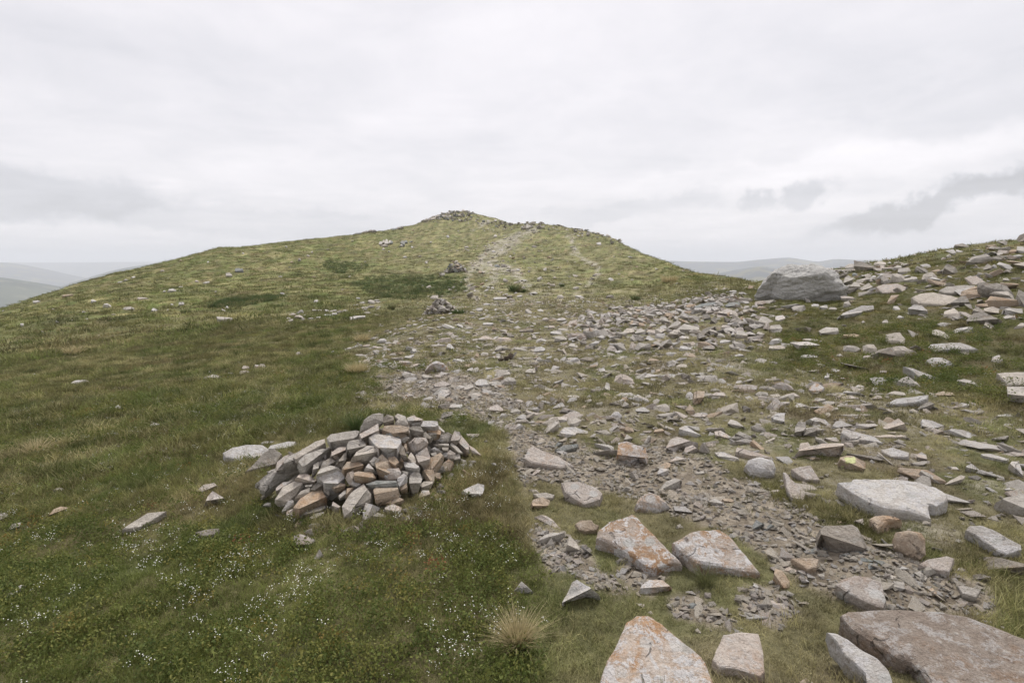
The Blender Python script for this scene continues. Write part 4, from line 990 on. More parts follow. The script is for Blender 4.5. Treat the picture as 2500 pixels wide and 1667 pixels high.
def box_poly(x0, y0, x1, y1, rs):
    """an irregular stone outline that fills the box"""
    w, h = x1 - x0, y1 - y0
    kind = rs.random()
    if kind < 0.22:   P = [(0, .90), (.16, .30), (.58, 0), (1, .55), (.93, 1), (.4, .97)]
    elif kind < 0.42: P = [(0, .98), (.12, .42), (.38, .10), (.86, .0), (1, .62), (.74, 1)]
    elif kind < 0.58: P = [(0, .72), (.10, .18), (.70, .02), (1, .45), (.80, 1), (.18, .95)]
    elif kind < 0.72: P = [(0, 1), (.34, .06), (.50, .0), (1, .82), (.86, 1), (.4, .96)]
    elif kind < 0.86: P = [(0, .80), (.30, .34), (.72, .0), (.96, .12), (1, .50), (.62, .84), (.24, 1)]
    else:             P = [(0, .62), (.05, .25), (.42, .16), (.48, .0), (.90, .10), (1, .70), (.66, 1), (.22, .92)]
    if rs.random() < 0.5: P = [(1 - a, b) for a, b in P][::-1]
    P = [(min(1, max(0, a + rs.uniform(-.08, .08))), min(1, max(0, b + rs.uniform(-.10, .10)))) for a, b in P]
    return [(x0 + a * w, y0 + b * h) for a, b in P]

ROCKS = []            # dict(poly px, mat, tilt, thick, style, label, seed)
sd_ = 100
for line in NAMED.strip().splitlines():
    data, label = line.split('|'); q = data.split()
    ROCKS.append(dict(poly=zpx(q[0], parse(' '.join(q[5:]))), mat=q[1], tilt=float(q[2]), thick=float(q[3]), style=q[4], label=label, seed=sd_)); sd_ += 1
for line in MORE.strip().splitlines():
    q = line.split()
    ROCKS.append(dict(poly=zpx(q[0], parse(' '.join(q[3:]))), mat=q[1], tilt=float(q[2]), thick=0.5, style='block', label=None, seed=sd_)); sd_ += 1
for zm, txt in BOXES.items():
    for e in txt.split('|'):
        q = e.split(); sd_ += 1
        rs = random.Random(sd_ * 7 + 1)
        m = q[4] if len(q) > 4 else rs.choice('gggpwwt')
        ring_stone = (m == 'r')
        if ring_stone: m = rs.choice('ggpw')
        if zm == 'I' and m in 'pw' and rs.random() < .5: m = 'g'
        if m == 'p' and rs.random() < .4: m = 'g'
        ROCKS.append(dict(poly=box_poly(*[float(a) for a in zpx(zm, [(int(q[0]), int(q[1]))])[0] + zpx(zm, [(int(q[2]), int(q[3]))])[0]], rs),
                          mat=m, tilt=rs.uniform(22, 46), thick=rs.uniform(.4, .7), style='block', label=None, seed=sd_, ring=ring_stone or zm == 'P' and int(q[1]) < 340 and int(q[0]) > 940 and int(q[0]) < 1300))
# drop near-duplicates measured in two frames
keep = []
for rk in ROCKS:
    p = np.array(rk['poly']); rk['c'] = p.mean(0); rk['sz'] = max(np.ptp(p[:, 0]), np.ptp(p[:, 1])); rk['area'] = np.ptp(p[:, 0]) * np.ptp(p[:, 1])
    if any(np.hypot(*(rk['c'] - k['c'])) < 0.30 * min(rk['sz'], k['sz']) and k['label'] is not None or np.hypot(*(rk['c'] - k['c'])) < 0.22 * max(rk['sz'], k['sz']) for k in keep): continue
    keep.append(rk)
ROCKS = keep
order = sorted([r for r in ROCKS if r['label'] is None], key=lambda r: -r['area'])
n_named = sum(r['label'] is not None for r in ROCKS)
single = set(id(r) for r in order[:300 - n_named])

def region(rk):
    """the label and group shared by stones that nothing tells apart"""
    u, v = rk['c']
    if rk.get('ring'):
        return ('low flat stone in the old foundation ring on the grassy slope', 'foundation ring stones') if u < 860 else ('flat stone of the broken row right of the old foundation ring', 'stones of the broken row')
    zz = 'small' if rk['sz'] < 26 else 'middling'
    colour = {'g': 'grey', 'p': 'pinkish', 'w': 'whitish', 't': 'tan', 'd': 'dark', 's': 'slate-blue', 'o': 'rusty', 'r': 'brown', 'b': 'grey'}[rk['mat']]
    if v < 705 and 800 < u < 1700: place, g = 'dotted over the far hillside', 'stones on the far hillside'
    elif v < 800 and u < 1000: place, g = 'lying alone far up the left slope', 'stones on the upper left slope'
    elif u < 860: place, g = 'half hidden in grass of the near left slope', 'stones in the near left slope'
    elif in_poly(np.array([u]), np.array([v]), [(1490, 860), (1480, 780), (1640, 730), (1850, 700), (1900, 760), (1850, 850), (1700, 860)])[0]: place, g = 'in the tumbled scree heap below the largest boulder', 'stones of the scree heap'
    elif u > 1950 and v < 740: place, g = 'high on the right bank under the skyline', 'stones high on the right bank'
    elif u > 1850 and v < 930: place, g = 'set in the dark green right bank', 'stones in the right bank'
    elif in_poly(np.array([u]), np.array([v]), GRAVEL[0])[0]: place, g = 'loose in the gravel of the worn path', 'larger stones in the path gravel'
    elif u > 1850 and v < 1200: place, g = 'bedded in the right meadow turf', 'stones in the right meadow'
    elif v > 1200: place, g = 'scattered in turf among the foreground slabs', 'stones among the foreground slabs'
    elif v > 985: place, g = 'bedded in turf just above the gravel path', 'stones above the gravel path'
    elif v > 850: place, g = 'in the near half of the stony field', 'stones in the near stony field'
    else: place, g = 'in the far half of the stony field', 'stones in the far stony field'
    return '%s %s stone %s' % (zz, colour, place), g + ', ' + zz + ' ' + colour

import re
COLW = {'g': 'grey', 'p': 'pinkish', 'w': 'whitish', 't': 'tan', 'd': 'dark', 's': 'slate-blue', 'o': 'rusty', 'r': 'brown', 'b': 'grey'}
def short(lb):
    s = re.split(r',| lying| beside| in | on | at | with | above| below| left| right| behind| standing| between| that | across| just| bearing| poking| near | among| cut | filling| sunk| resting| of | half | rising| arching| directly| under| leaning| uphill| lowest| highest| farthest', lb)[0]
    return s if 3 <= len(s.split()) <= 7 else None
taken = set()
for nk in sorted([r for r in ROCKS if r['label'] is not None], key=lambda r: -r['area']):
    s_ = short(nk['label'])
    if s_ is None or sum(short(r['label']) == s_ for r in ROCKS if r['label']) > 1: continue
    near = {}
    for r in ROCKS:
        if r['label'] is not None or id(r) not in single or id(r) in taken or r.get('ring'): continue
        du, dv = r['c'] - nk['c']
        gap_u, gap_v = abs(du) - (r['sz'] + nk['sz']) / 2, abs(dv)
        dist = math.hypot(du, dv * 1.8)
        if dist > 60 + 0.8 * nk['sz']: continue
        side_ = ('left of' if du < 0 else 'right of') if abs(du) > abs(dv) * 1.5 else ('behind' if dv < 0 else 'in front of')
        if side_ not in near or dist < near[side_][0]: near[side_] = (dist, r)
    for side_, (_, r) in near.items():
        r['auto'] = '%s stone nearest to and %s the %s' % (COLW[r['mat']], side_, s_); taken.add(id(r))
small_v, small_f, small_m = [], [], []
MATS = list(RM.keys())
for rk in ROCKS:
    named = rk['label'] is not None
    me, loc, S, pxs = face_rock_mesh('rock', rk['poly'], R(rk['tilt']), rk['thick'], rk['style'], rk['seed'],
                                     yaw=random.Random(rk['seed']).uniform(-.5, .5) if rk['style'] != 'slab' else 0.0,
                                     lift=(0.05 if named and rk['style'] == 'slab' else -0.01 if named else -0.015) + (0.0032 * math.hypot(*hit(*rk['c'])[:2]) if rk['c'][1] < 800 and rk['c'][0] < 1700 else 0.0) + (0.05 if rk.get('ring') else 0.0), rough=1.15 if rk['mat'] == 'b' else 1.0,
                                     levels=5 if rk['mat'] == 'b' else None)
    rk['loc'] = loc; rk['S'] = S
    if rk['sz'] > 45: ROCK_MASK.append(rk['poly'])
    elif rk['sz'] > 9 and rk['c'][1] < 870:
        pc_ = np.array(rk['poly']); cc0 = pc_.mean(0); ROCK_MASK.append([tuple(w_) for w_ in cc0 + (pc_ - cc0) * np.array([1.25, 1.6]) + np.array([0, 3])])
    if named or id(rk) in single:
        nm = 'boulder' if rk['style'] == 'round' and rk['sz'] > 120 else 'flat_rock' if rk['style'] == 'slab' else 'rock'
        o = link(nm, me, RM[rk['mat']], None, tuple(loc))
        if named: tag(o, rk['label'], 'boulder' if nm == 'boulder' else 'slab' if nm == 'flat_rock' else 'rock')
        else:
            lb, gp = region(rk)
            if 'auto' in rk: lb = rk['auto']; gp = gp.split(',')[0]
            tag(o, lb, 'rock', gp)
        rk['obj'] = o
        if named and 'yellow-green lichen' in rk['label']:
            from mathutils.bvhtree import BVHTree
            tree = BVHTree.FromPolygons([vv.co + Vector(loc) for vv in me.vertices], [tuple(f_.vertices) for f_ in me.polygons])
            for pl in ('875 395 905 388 930 392 960 385 980 410 968 422 975 435 935 440 900 445 882 430', '850 462 860 456 874 460 878 472 858 478'):
                pp = np.array(zpx('C', parse(pl))); cc_ = pp.mean(0); lv, lf_ = [], []
                rings_ = [1.0, .75, .5, .25]; nn_ = len(pp)
                for q_ in [tuple(cc_ + (w_ - cc_) * s_) for s_ in rings_ for w_ in pp] + [tuple(cc_)]:
                    d_ = Vector(px_dir(*q_)).normalized(); h_, nm_, _, _ = tree.ray_cast(Vector((0, 0, EYE)), d_)
                    if h_ is None: h_ = Vector(loc); nm_ = -d_
                    lv.append(h_ - d_ * 0.006 - Vector(loc))
                for s_ in range(3):
                    for i_ in range(nn_): lf_.append((s_ * nn_ + i_, s_ * nn_ + (i_ + 1) % nn_, (s_ + 1) * nn_ + (i_ + 1) % nn_, (s_ + 1) * nn_ + i_))
                for i_ in range(nn_): lf_.append((3 * nn_ + i_, 3 * nn_ + (i_ + 1) % nn_, 4 * nn_))
                link('lichen_patch', mesh_from('lichen_patch', lv, lf_), LICHEN_Y, o)
    else:
        nv = len(small_v)
        small_v += [tuple(np.array(vv.co) + loc) for vv in me.vertices]
        for pl in me.polygons: small_f.append([nv + i for i in pl.vertices]); small_m.append(MATS.index(rk['mat']))
        bpy.data.meshes.remove(me)
if small_v:
    sm = mesh_from('small_stones', small_v, small_f)
    for k in MATS: sm.materials.append(RM[k])
    sm.polygons.foreach_set('material_index', np.array(small_m, np.int32))
    so = link('small_stones', sm); so['kind'] = 'stuff'; tag(so, 'small scattered stones too many to tell apart on the hillside', 'stones', None, 'stuff')

# ------------------------------------------------------------------ the big cairn
CAIRN = '''g 1115 310 1120 265 1160 225 1245 170 1280 180 1280 235 1260 250 1170 290
p 1125 355 1110 320 1170 290 1245 245 1255 330 1180 325
d 1285 200 1310 182 1355 195 1355 240 1300 262 1280 235
g 1360 200 1385 175 1440 195 1460 250 1420 260 1370 215
g 1360 250 1380 222 1430 230 1450 262 1380 265
p 1450 205 1505 185 1520 200 1565 215 1540 232 1490 235 1470 255
t 1275 290 1290 262 1390 255 1465 275 1465 320 1410 330 1330 310
d 1465 275 1500 260 1550 268 1570 300 1530 335 1480 325
w 1540 250 1565 225 1670 228 1675 258 1610 285 1560 275
g 1480 245 1550 232 1550 255 1500 262
t 1590 290 1660 282 1695 300 1690 330 1650 340 1610 310
g 1645 265 1680 262 1725 305 1705 310
d 1560 315 1585 305 1630 345 1605 360 1550 345
g 1600 315 1650 310 1665 325 1630 338
s 1300 320 1370 305 1400 335 1395 345 1330 335
w 1175 345 1225 322 1330 330 1405 355 1410 380 1370 440 1310 465 1260 430 1210 390
p 1460 390 1505 345 1590 345 1605 385 1555 430 1500 450 1475 430
g 1020 395 1040 370 1130 358 1160 385 1155 410 1050 465 1025 450
g 1048 505 1090 450 1165 405 1235 412 1265 455 1170 490 1080 508
g 875 350 905 325 1080 295 1110 300 1095 335 1020 385 960 395 905 385
g 640 490 700 430 790 375 860 358 865 395 790 445 680 520
g 565 520 600 480 690 440 760 440 650 540 580 560
g 670 520 720 470 810 430 910 422 880 460 780 520 700 555
g 360 680 430 640 670 520 710 545 700 580 430 735 395 725 390 690
p 505 570 520 520 570 480 620 460 570 540 560 575 520 590
p 910 450 960 415 1015 410 1010 440 960 470 940 505 912 480
d 825 570 850 520 900 490 940 510 930 540 870 555 840 585
d 940 540 1000 460 1020 450 1010 540 985 565
t 985 570 1020 520 1100 515 1140 540 1120 580 1020 590
g 800 620 830 570 890 545 960 560 990 590 960 600 830 625
w 805 630 840 600 960 585 1000 600 1000 640 905 715 850 665
p 645 645 680 610 740 610 805 650 780 668 700 672
g 770 620 780 540 815 520 820 560 800 600
w 1145 575 1175 530 1230 590 1150 590
g 1180 520 1215 485 1260 500 1235 560 1195 540
t 1220 520 1270 465 1320 510 1345 580 1280 640 1245 620
t 1315 490 1365 480 1395 520 1350 560 1325 525
p 1285 600 1310 570 1390 565 1410 600 1390 640 1320 650 1290 625
t 1070 600 1100 590 1200 590 1230 640 1190 660 1080 650
p 1010 640 1020 600 1065 585 1075 650 1120 680 1080 700 1035 680
s 1155 680 1230 655 1375 655 1380 690 1230 700
w 1380 640 1430 600 1455 630 1450 670 1400 700 1385 680
g 1470 620 1500 590 1545 600 1560 640 1530 740 1490 745 1465 690
w 1425 520 1500 525 1540 555 1490 585 1440 580
g 1450 500 1480 450 1510 490 1515 530 1460 520
p 1510 470 1595 415 1620 490 1570 560 1540 540
t 1575 550 1620 490 1690 455 1720 480 1700 540 1650 575 1600 580
t 1695 570 1710 530 1750 500 1785 520 1760 580 1720 595
t 1555 600 1580 570 1640 580 1640 650 1590 660
t 1630 590 1690 600 1695 640 1640 655
g 1545 690 1570 660 1640 660 1620 700 1560 705
p 1530 770 1560 725 1610 725 1625 770 1590 800 1545 795
t 1210 720 1230 703 1385 705 1395 735 1380 770 1225 795
g 985 840 1050 740 1140 680 1200 750 1190 780 1080 850 1000 915
w 1130 920 1155 815 1200 825 1255 850 1200 920 1140 945
p 1290 850 1350 820 1415 850 1400 880 1330 900
g 1200 910 1240 885 1300 900 1290 935 1220 935
t 1290 815 1400 775 1430 790 1360 825
t 635 850 690 780 760 730 840 720 880 790 840 820 720 860
g 500 790 560 700 640 660 700 670 710 700 660 750 590 805
p 510 710 560 665 640 662 560 730 515 735
g 640 790 690 730 755 705 750 740 690 780
w 550 880 590 810 640 800 640 830 580 870
p 580 910 590 870 640 855 705 880 680 915 620 925
d 685 910 720 880 870 830 880 845 750 910
g 755 920 800 885 860 880 840 925 790 935
p 910 840 920 805 975 840 940 860
t 1010 780 1020 710 1070 705 1060 740 1030 775
g 960 760 1010 720 1015 770 975 785
t 915 700 960 670 1010 680 1000 710 940 720
p 1760 380 1790 300 1830 305 1840 340 1800 400
p 1800 350 1840 330 1895 395 1900 430 1860 440 1815 395
g 1755 410 1770 380 1820 420 1850 455 1800 450
p 1895 400 1930 420 1985 470 1920 460
p 1720 470 1760 435 1800 460 1790 500 1735 500
g 1790 510 1800 470 1830 460 1835 500 1810 520
w 1660 365 1700 330 1755 335 1740 365 1690 375
g 1640 395 1750 390 1755 412 1660 410
w 1620 430 1650 415 1710 450 1690 460 1640 450
d 1385 440 1420 400 1455 490 1430 505
t 1430 400 1445 385 1455 420 1445 440 1425 430
g 1410 350 1455 335 1470 350 1430 380 1410 375
g 1620 460 1660 450 1670 480 1640 490
g 1700 415 1750 420 1740 440 1710 445
t 1395 700 1450 670 1455 720 1410 730
g 445 590 500 570 510 595 470 610
d 780 690 820 660 850 700 810 720 760 720
d 850 690 900 730 890 760 855 740
g 720 690 775 680 760 705 720 705'''
BASE = zpx('A', [(340, 715), (500, 830), (560, 925), (760, 945), (1000, 930), (1150, 950), (1420, 900), (1560, 800), (1640, 720), (1790, 600), (1860, 520), (2000, 480)])
bu = [p[0] for p in BASE]; bv = [p[1] for p in BASE]
HEAP_SLOPE = math.tan(R(33))
def heap_point(u, v):
    """point on the sloping near side of the heap seen through a pixel"""
    vb = np.interp(u, bu, bv); g = hit(u, max(vb, v))
    r0 = math.hypot(g[0], g[1]); a, t = px_az_t(u, v)
    # EYE + t r = g_z + slope (r - r0)
    r = (g[2] - EYE - HEAP_SLOPE * r0) / (t - HEAP_SLOPE)
    return np.array([r * math.sin(a), r * math.cos(a), EYE + t * r])
cb = heap_point(*zpx('A', [(1130, 560)])[0]); cb[2] = float(ground_z(cb[0], cb[1]))
cairn = bpy.data.objects.new('cairn', None); COL.objects.link(cairn); cairn.location = tuple(cb)
tag(cairn, 'big near cairn, a heap of loose grey and tan stones in the grass', 'cairn')
for k, line in enumerate(CAIRN.splitlines()):
    q = line.split(); poly = zpx('A', parse(' '.join(q[1:])))
    rs = random.Random(900 + k)
    pc = np.mean(poly, 0); an = heap_point(pc[0], pc[1])
    me, loc, S, pxs = face_rock_mesh('stone', poly, R(rs.uniform(30, 42) if np.ptp(np.array(poly)[:, 0]) > 58 else rs.uniform(38, 60)), rs.uniform(.5, .8), 'block', 900 + k, anchor=an + np.array([0, 0, 0.03]), yaw=rs.uniform(-.3, .3), levels=2)
    link('stone', me, RM[q[0]], cairn, tuple(np.array(loc) - cb))

# loose-stone shapes shared by heaps, gravel and scree
def hull_mesh(name, seed, flat, n=14, lvl=0):
    rs = random.Random(seed); bm = bmesh.new()
    for i in range(n):
        v = Vector((rs.gauss(0, 1), rs.gauss(0, 1), rs.gauss(0, 1))).normalized()
        v = Vector([math.copysign(abs(c) ** 0.5, c) for c in v])
        bm.verts.new((v.x * 0.5 * rs.uniform(.8, 1), v.y * 0.36 * rs.uniform(.8, 1), v.z * 0.5 * flat))
    r = bmesh.ops.convex_hull(bm, input=bm.verts)
    bmesh.ops.delete(bm, geom=[e for e in r['geom_interior'] if isinstance(e, bmesh.types.BMVert)], context='VERTS')
    bmesh.ops.dissolve_limit(bm, angle_limit=R(16), verts=bm.verts, edges=bm.edges)
    if lvl: bmesh.ops.bevel(bm, geom=list(bm.edges), offset=0.010, segments=1, affect='EDGES', clamp_overlap=True)
    me = bpy.data.meshes.new(name); bm.to_mesh(me); bm.free()
    me.polygons.foreach_set('use_smooth', np.ones(len(me.polygons), bool)); me.set_sharp_from_angle(angle=R(12))
    return me
HULLS = {m: [hull_mesh('stone_shape', 40 + i + 13 * ord(m), random.Random(i + ord(m)).uniform(.30, .65), 9, 1) for i in range(5)] for m in 'gptwds'}
for m, ms in HULLS.items():
    for h_ in ms: h_.materials.append(RM[m])
# hidden core and far side of the heap
crs = random.Random(31)
fwd = np.array([cb[0], cb[1], 0]); fwd /= np.linalg.norm(fwd); side = np.array([fwd[1], -fwd[0], 0])
for k in range(110):
    u = crs.uniform(660, 1120); vb = float(np.interp(u, bu, bv))
    vt = float(np.interp(u, [620, 700, 800, 870, 920, 1010, 1080, 1170], [1185, 1110, 1060, 1040, 1012, 1022, 1045, 1105]))
    f = crs.random()
    p = heap_point(u, vb + (vt - vb) * f * 0.96)
    depth = crs.uniform(0.15, 0.24)
    d = p - np.array([0, 0, EYE]); d /= np.linalg.norm(d)
    p = p + d * depth + np.array([0, 0, -0.04])
    if k >= 62:                                    # far side, lower down behind the crest
        p = heap_point(u, vt); bk = crs.uniform(0.10, 0.62)
        p = p + fwd * bk; gz = float(ground_z(p[0], p[1])); p[2] = gz + max(0.03, (p[2] - gz) * (1 - bk / 0.68) - 0.08)
    m = crs.choice('ggptdd')
    o = link('stone', crs.choice(HULLS[m]), None, cairn, tuple(p - cb))
    s = crs.uniform(.16, .27); o.scale = (s, s, s); o.rotation_euler = (crs.uniform(-.6, .6), crs.uniform(-.6, .6), crs.uniform(0, 6.28))

# chips wedged in the gaps and spilled round the foot
for k in range(85):
    u = crs.uniform(640, 1165); vb = float(np.interp(u, bu, bv)); vt = float(np.interp(u, [620, 700, 800, 870, 920, 1010, 1080, 1170], [1185, 1110, 1060, 1040, 1012, 1022, 1045, 1105]))
    if k < 45: p = heap_point(u, vb + (vt - vb) * crs.uniform(.05, .92)); p = p + (p - np.array([0, 0, EYE])) / np.linalg.norm(p) * 0.035
    else: p = hit(u, vb + abs(crs.gauss(0, 14)) + 2); p[2] += 0.008
    o = link('stone', crs.choice(HULLS[crs.choice('gggwptd')]), None, cairn, tuple(p - cb))
    s = crs.uniform(.045, .12); o.scale = (s, s, s); o.rotation_euler = (crs.uniform(-.6, .6), crs.uniform(-.6, .6), crs.uniform(0, 6.28))

def small_cairn(u, v_base, wpx, hpx, label, seed, mats, n):
    g = hit(u, v_base); r = math.hypot(g[0], g[1]); Rw = wpx / F * r / 2; H = hpx / F * r * 1.0
    e = bpy.data.objects.new('cairn', None); COL.objects.link(e)
    rs = random.Random(seed); f = np.array([g[0], g[1], 0]) / r; c = g + f * Rw * 0.8; c[2] = float(ground_z(c[0], c[1]))
    e.location = tuple(c); tag(e, label, 'cairn')
    for k in range(n):
        q = (k + 0.5) / n; a = k * 2.39996 + rs.uniform(-.3, .3); rad = math.sqrt(q)
        x, y = c[0] + math.cos(a) * rad * Rw * 0.92, c[1] + math.sin(a) * rad * Rw * 0.8
        z = float(ground_z(x, y)) + H * (1 - rad) ** 0.85 * 0.92 + 0.02
        o = link('stone', rs.choice(HULLS[rs.choice(mats)]), None, e, (x - c[0], y - c[1], z - c[2]))
        s = Rw * rs.uniform(.30, .48); o.scale = (s, s, s); o.rotation_euler = (rs.uniform(-.7, .7), rs.uniform(-.7, .7), rs.uniform(0, 6.28))
    for k in range(n // 2):                        # core
        a = rs.uniform(0, 6.28); rad = rs.uniform(0, .6)
        x, y = c[0] + math.cos(a) * rad * Rw, c[1] + math.sin(a) * rad * Rw * .8
        z = float(ground_z(x, y)) + H * (1 - rad) * rs.uniform(.1, .6)
        o = link('stone', rs.choice(HULLS[rs.choice(mats)]), None, e, (x - c[0], y - c[1], z - c[2]))
        s = Rw * rs.uniform(.34, .5); o.scale = (s, s, s); o.rotation_euler = (rs.uniform(-.5, .5), rs.uniform(-.5, .5), rs.uniform(0, 6.28))
    return e
small_cairn(1076, 768, 90, 42, 'small pale cairn where the stony field meets the rushes', 51, 'ggwgpdg', 60)
small_cairn(1112, 666, 60, 30, 'farthest dark-topped cairn beside the path up the hill', 52, 'gsddgwt', 48)

# outcrops on the hill
def outcrop(zm, slabs, label, mats, seed):
    rs = random.Random(seed)
    polys = [zpx(zm, parse(s)) for s in slabs]
    base = hit(np.mean([np.mean(p, 0)[0] for p in polys]), max(np.max(p, 0)[1] for p in polys))
    e = bpy.data.objects.new('rock_outcrop', None); COL.objects.link(e); e.location = tuple(base); tag(e, label, 'outcrop')
    for i, p in enumerate(polys):
        me, loc, S, _ = face_rock_mesh('slab', p, R(rs.uniform(50, 70)), .4, 'block', seed * 31 + i, yaw=rs.uniform(-.5, .5), levels=1)
        link('slab', me, RM[rs.choice(mats)], e, tuple(np.array(loc) - base))
outcrop('H', ['325 310 330 288 345 285 350 308', '340 305 355 275 365 278 365 308', '358 312 372 270 382 275 388 310', '380 308 392 280 402 278 405 306', '398 305 404 280 415 285 416 305', '330 315 360 305 385 312 370 318 340 320', '460 295 475 280 490 285 490 318 480 318', '485 300 490 280 505 280 512 296', '455 318 470 302 488 320 480 322', '515 292 535 282 545 284 530 294'],
        'spiky cluster of upright grey slabs high on the hill', 'gws', 61)
outcrop('H', ['1232 210 1236 188 1245 186 1250 210', '1246 212 1252 182 1262 180 1266 210', '1262 212 1268 178 1280 176 1282 206', '1278 208 1284 182 1294 182 1296 204', '1304 180 1310 165 1318 165 1322 180', '1290 196 1300 180 1312 184 1310 198'],
        'small crag just right of the notch in the hill skyline', 'gd', 62)
outcrop('H', ['160 244 180 232 215 228 212 240', '205 236 230 222 252 218 250 232', '245 232 262 214 285 211 288 226', '280 228 292 212 306 216 314 226 300 230'],
        'low dark crag farthest left on the hill skyline', 'ds', 63)
outcrop('H', ['405 214 420 203 440 202 440 212', '432 210 445 196 462 192 462 206', '458 205 468 188 480 190 484 200 470 206'],
        'low dark crag on the skyline just left of the summit rise', 'ds', 64)

# ------------------------------------------------------------------ scattered cover (instanced on computed points)
def proto_collection(name, meshes):
    c = bpy.data.collections.new(name)                       # never linked to the scene: only a palette for the instancers
    for i, m in enumerate(meshes):
        c.objects.link(bpy.data.objects.new('%s_shape_%02d' % (name, i), m))
    return c
def scatter(name, pts, rot, scl, idx, coll, attrs, label=None, cat=None, kind='stuff'):
    n = len(pts)
    me = bpy.data.meshes.new(name); me.vertices.add(n); me.vertices.foreach_set('co', np.ascontiguousarray(pts, np.float32).ravel())
    def put(nm, typ, arr, key):
        a = me.attributes.new(nm, typ, 'POINT'); a.data.foreach_set(key, np.ascontiguousarray(arr).ravel())
    put('rot', 'FLOAT_VECTOR', np.asarray(rot, np.float32), 'vector'); put('scl', 'FLOAT_VECTOR', np.asarray(scl, np.float32), 'vector'); put('idx', 'INT', np.asarray(idx, np.int32), 'value')
    for k, v in attrs.items():
        v = np.asarray(v, np.float32)
        if v.ndim == 2: put(k, 'FLOAT_COLOR', np.c_[v, np.ones(n, np.float32)].astype(np.float32), 'color')
        else: put(k, 'FLOAT', v, 'value')
    o = link(name, me)
    ng = bpy.data.node_groups.new(name + '_instances', 'GeometryNodeTree')
    ng.interface.new_socket('Geometry', in_out='INPUT', socket_type='NodeSocketGeometry'); ng.interface.new_socket('Geometry', in_out='OUTPUT', socket_type='NodeSocketGeometry')
    gi = ng.nodes.new('NodeGroupInput'); go = ng.nodes.new('NodeGroupOutput')
    ip = ng.nodes.new('GeometryNodeInstanceOnPoints'); ci = ng.nodes.new('GeometryNodeCollectionInfo')
    ci.inputs['Collection'].default_value = coll; ci.inputs['Separate Children'].default_value = True; ci.inputs['Reset Children'].default_value = True
    def na(nm, typ):
        a = ng.nodes.new('GeometryNodeInputNamedAttribute'); a.data_type = typ; a.inputs['Name'].default_value = nm; return a.outputs['Attribute']
    L = ng.links.new
    L(gi.outputs[0], ip.inputs['Points']); L(ci.outputs[0], ip.inputs['Instance']); ip.inputs['Pick Instance'].default_value = True
    L(na('idx', 'INT'), ip.inputs['Instance Index']); L(na('rot', 'FLOAT_VECTOR'), ip.inputs['Rotation']); L(na('scl', 'FLOAT_VECTOR'), ip.inputs['Scale'])
    L(ip.outputs[0], go.inputs[0])
    md = o.modifiers.new('instances', 'NODES'); md.node_group = ng
    if kind: o['kind'] = kind
    if label: o['label'] = label; o['category'] = cat
    return o

def blades_mesh(name, seed, n, rad, h0, h1, w, lean, mat, seg=3, tuft=False):
    """a tuft of n curved blades"""
    rs = np.random.default_rng(seed)
    vs, fs = [], []
    for i in range(n):
        a = rs.uniform(0, 2 * np.pi); q = rad * np.sqrt(rs.random())
        bx, by = q * np.cos(a), q * np.sin(a)
        da = (a + rs.normal(0, 0.5)) if tuft else rs.uniform(0, 2 * np.pi)
        H = rs.uniform(h0, h1); ln = lean * rs.uniform(0.3, 1.3) * (0.35 + (q / rad) if tuft else 1.0)
        ww = w * rs.uniform(0.6, 1.2); pa = rs.uniform(0, np.pi)
        px, py = np.cos(pa) * ww / 2, np.sin(pa) * ww / 2
        base = len(vs)
        for s in range(seg + 1):
            f = s / seg; k = ln * f ** 1.7 * H
            x = bx + np.cos(da) * k; y = by + np.sin(da) * k; z = H * f * (1 - 0.28 * min(1.2, ln) * f) - 0.01
            g = 1 - f ** 1.6
            if s == seg: vs.append((x, y, z))
            else: vs += [(x - px * g, y - py * g, z), (x + px * g, y + py * g, z)]
        for s in range(seg - 1):
            b0 = base + 2 * s; fs.append((b0, b0 + 1, b0 + 3, b0 + 2))
        b0 = base + 2 * (seg - 1); fs.append((b0, b0 + 1, b0 + 2))
    me = mesh_from(name, vs, fs); me.materials.append(mat); return me
def sprig_mesh(name, seed, n, rad, h, leaf, mat):
    """low shrubby sprigs with small oval leaves"""
    rs = np.random.default_rng(seed); vs, fs = [], []
    for i in range(n):
        a = rs.uniform(0, 6.28); q = rad * math.sqrt(rs.random()); z = h * rs.uniform(.25, 1) * (1 - 0.4 * q / rad)
        c = np.array([q * math.cos(a), q * math.sin(a), z])
        d = rs.normal(size=3); d[2] = abs(d[2]) * .5 + 0.2; d /= np.linalg.norm(d)
        s = np.cross(d, rs.normal(size=3)); s /= np.linalg.norm(s); l = leaf * rs.uniform(.7, 1.25)
        b = len(vs); nn = np.cross(d, s)
        for p in (-d * .5, -s * .30 + nn * .06, d * .5, s * .30 + nn * .06): vs.append(tuple(c + p * l))
        fs.append((b, b + 1, b + 2, b + 3))
    me = mesh_from(name, vs, fs); me.materials.append(mat); return me
def flower_mesh(name, seed, n, rad, h, s):
    rs = np.random.default_rng(seed); vs, fs = [], []
    for i in range(n):
        c = np.array([rs.normal(0, rad), rs.normal(0, rad), h * rs.uniform(.7, 1.1)])
        t = rs.normal(0, .45, 2); nrm = np.array([t[0], t[1], 1.0]); nrm /= np.linalg.norm(nrm)
        e = np.cross(nrm, [1, 0, 0]); e /= np.linalg.norm(e); f = np.cross(nrm, e); a0 = rs.uniform(0, 6.28); b = len(vs)
        for k in range(8):
            rr = s * (1.0 if k % 2 == 0 else .5) * .5; an = a0 + k * math.pi / 4
            vs.append(tuple(c + (e * math.cos(an) + f * math.sin(an)) * rr))
        fs.append(tuple(range(b, b + 8)))
    me = mesh_from(name, vs, fs); me.materials.append(PETAL); return me

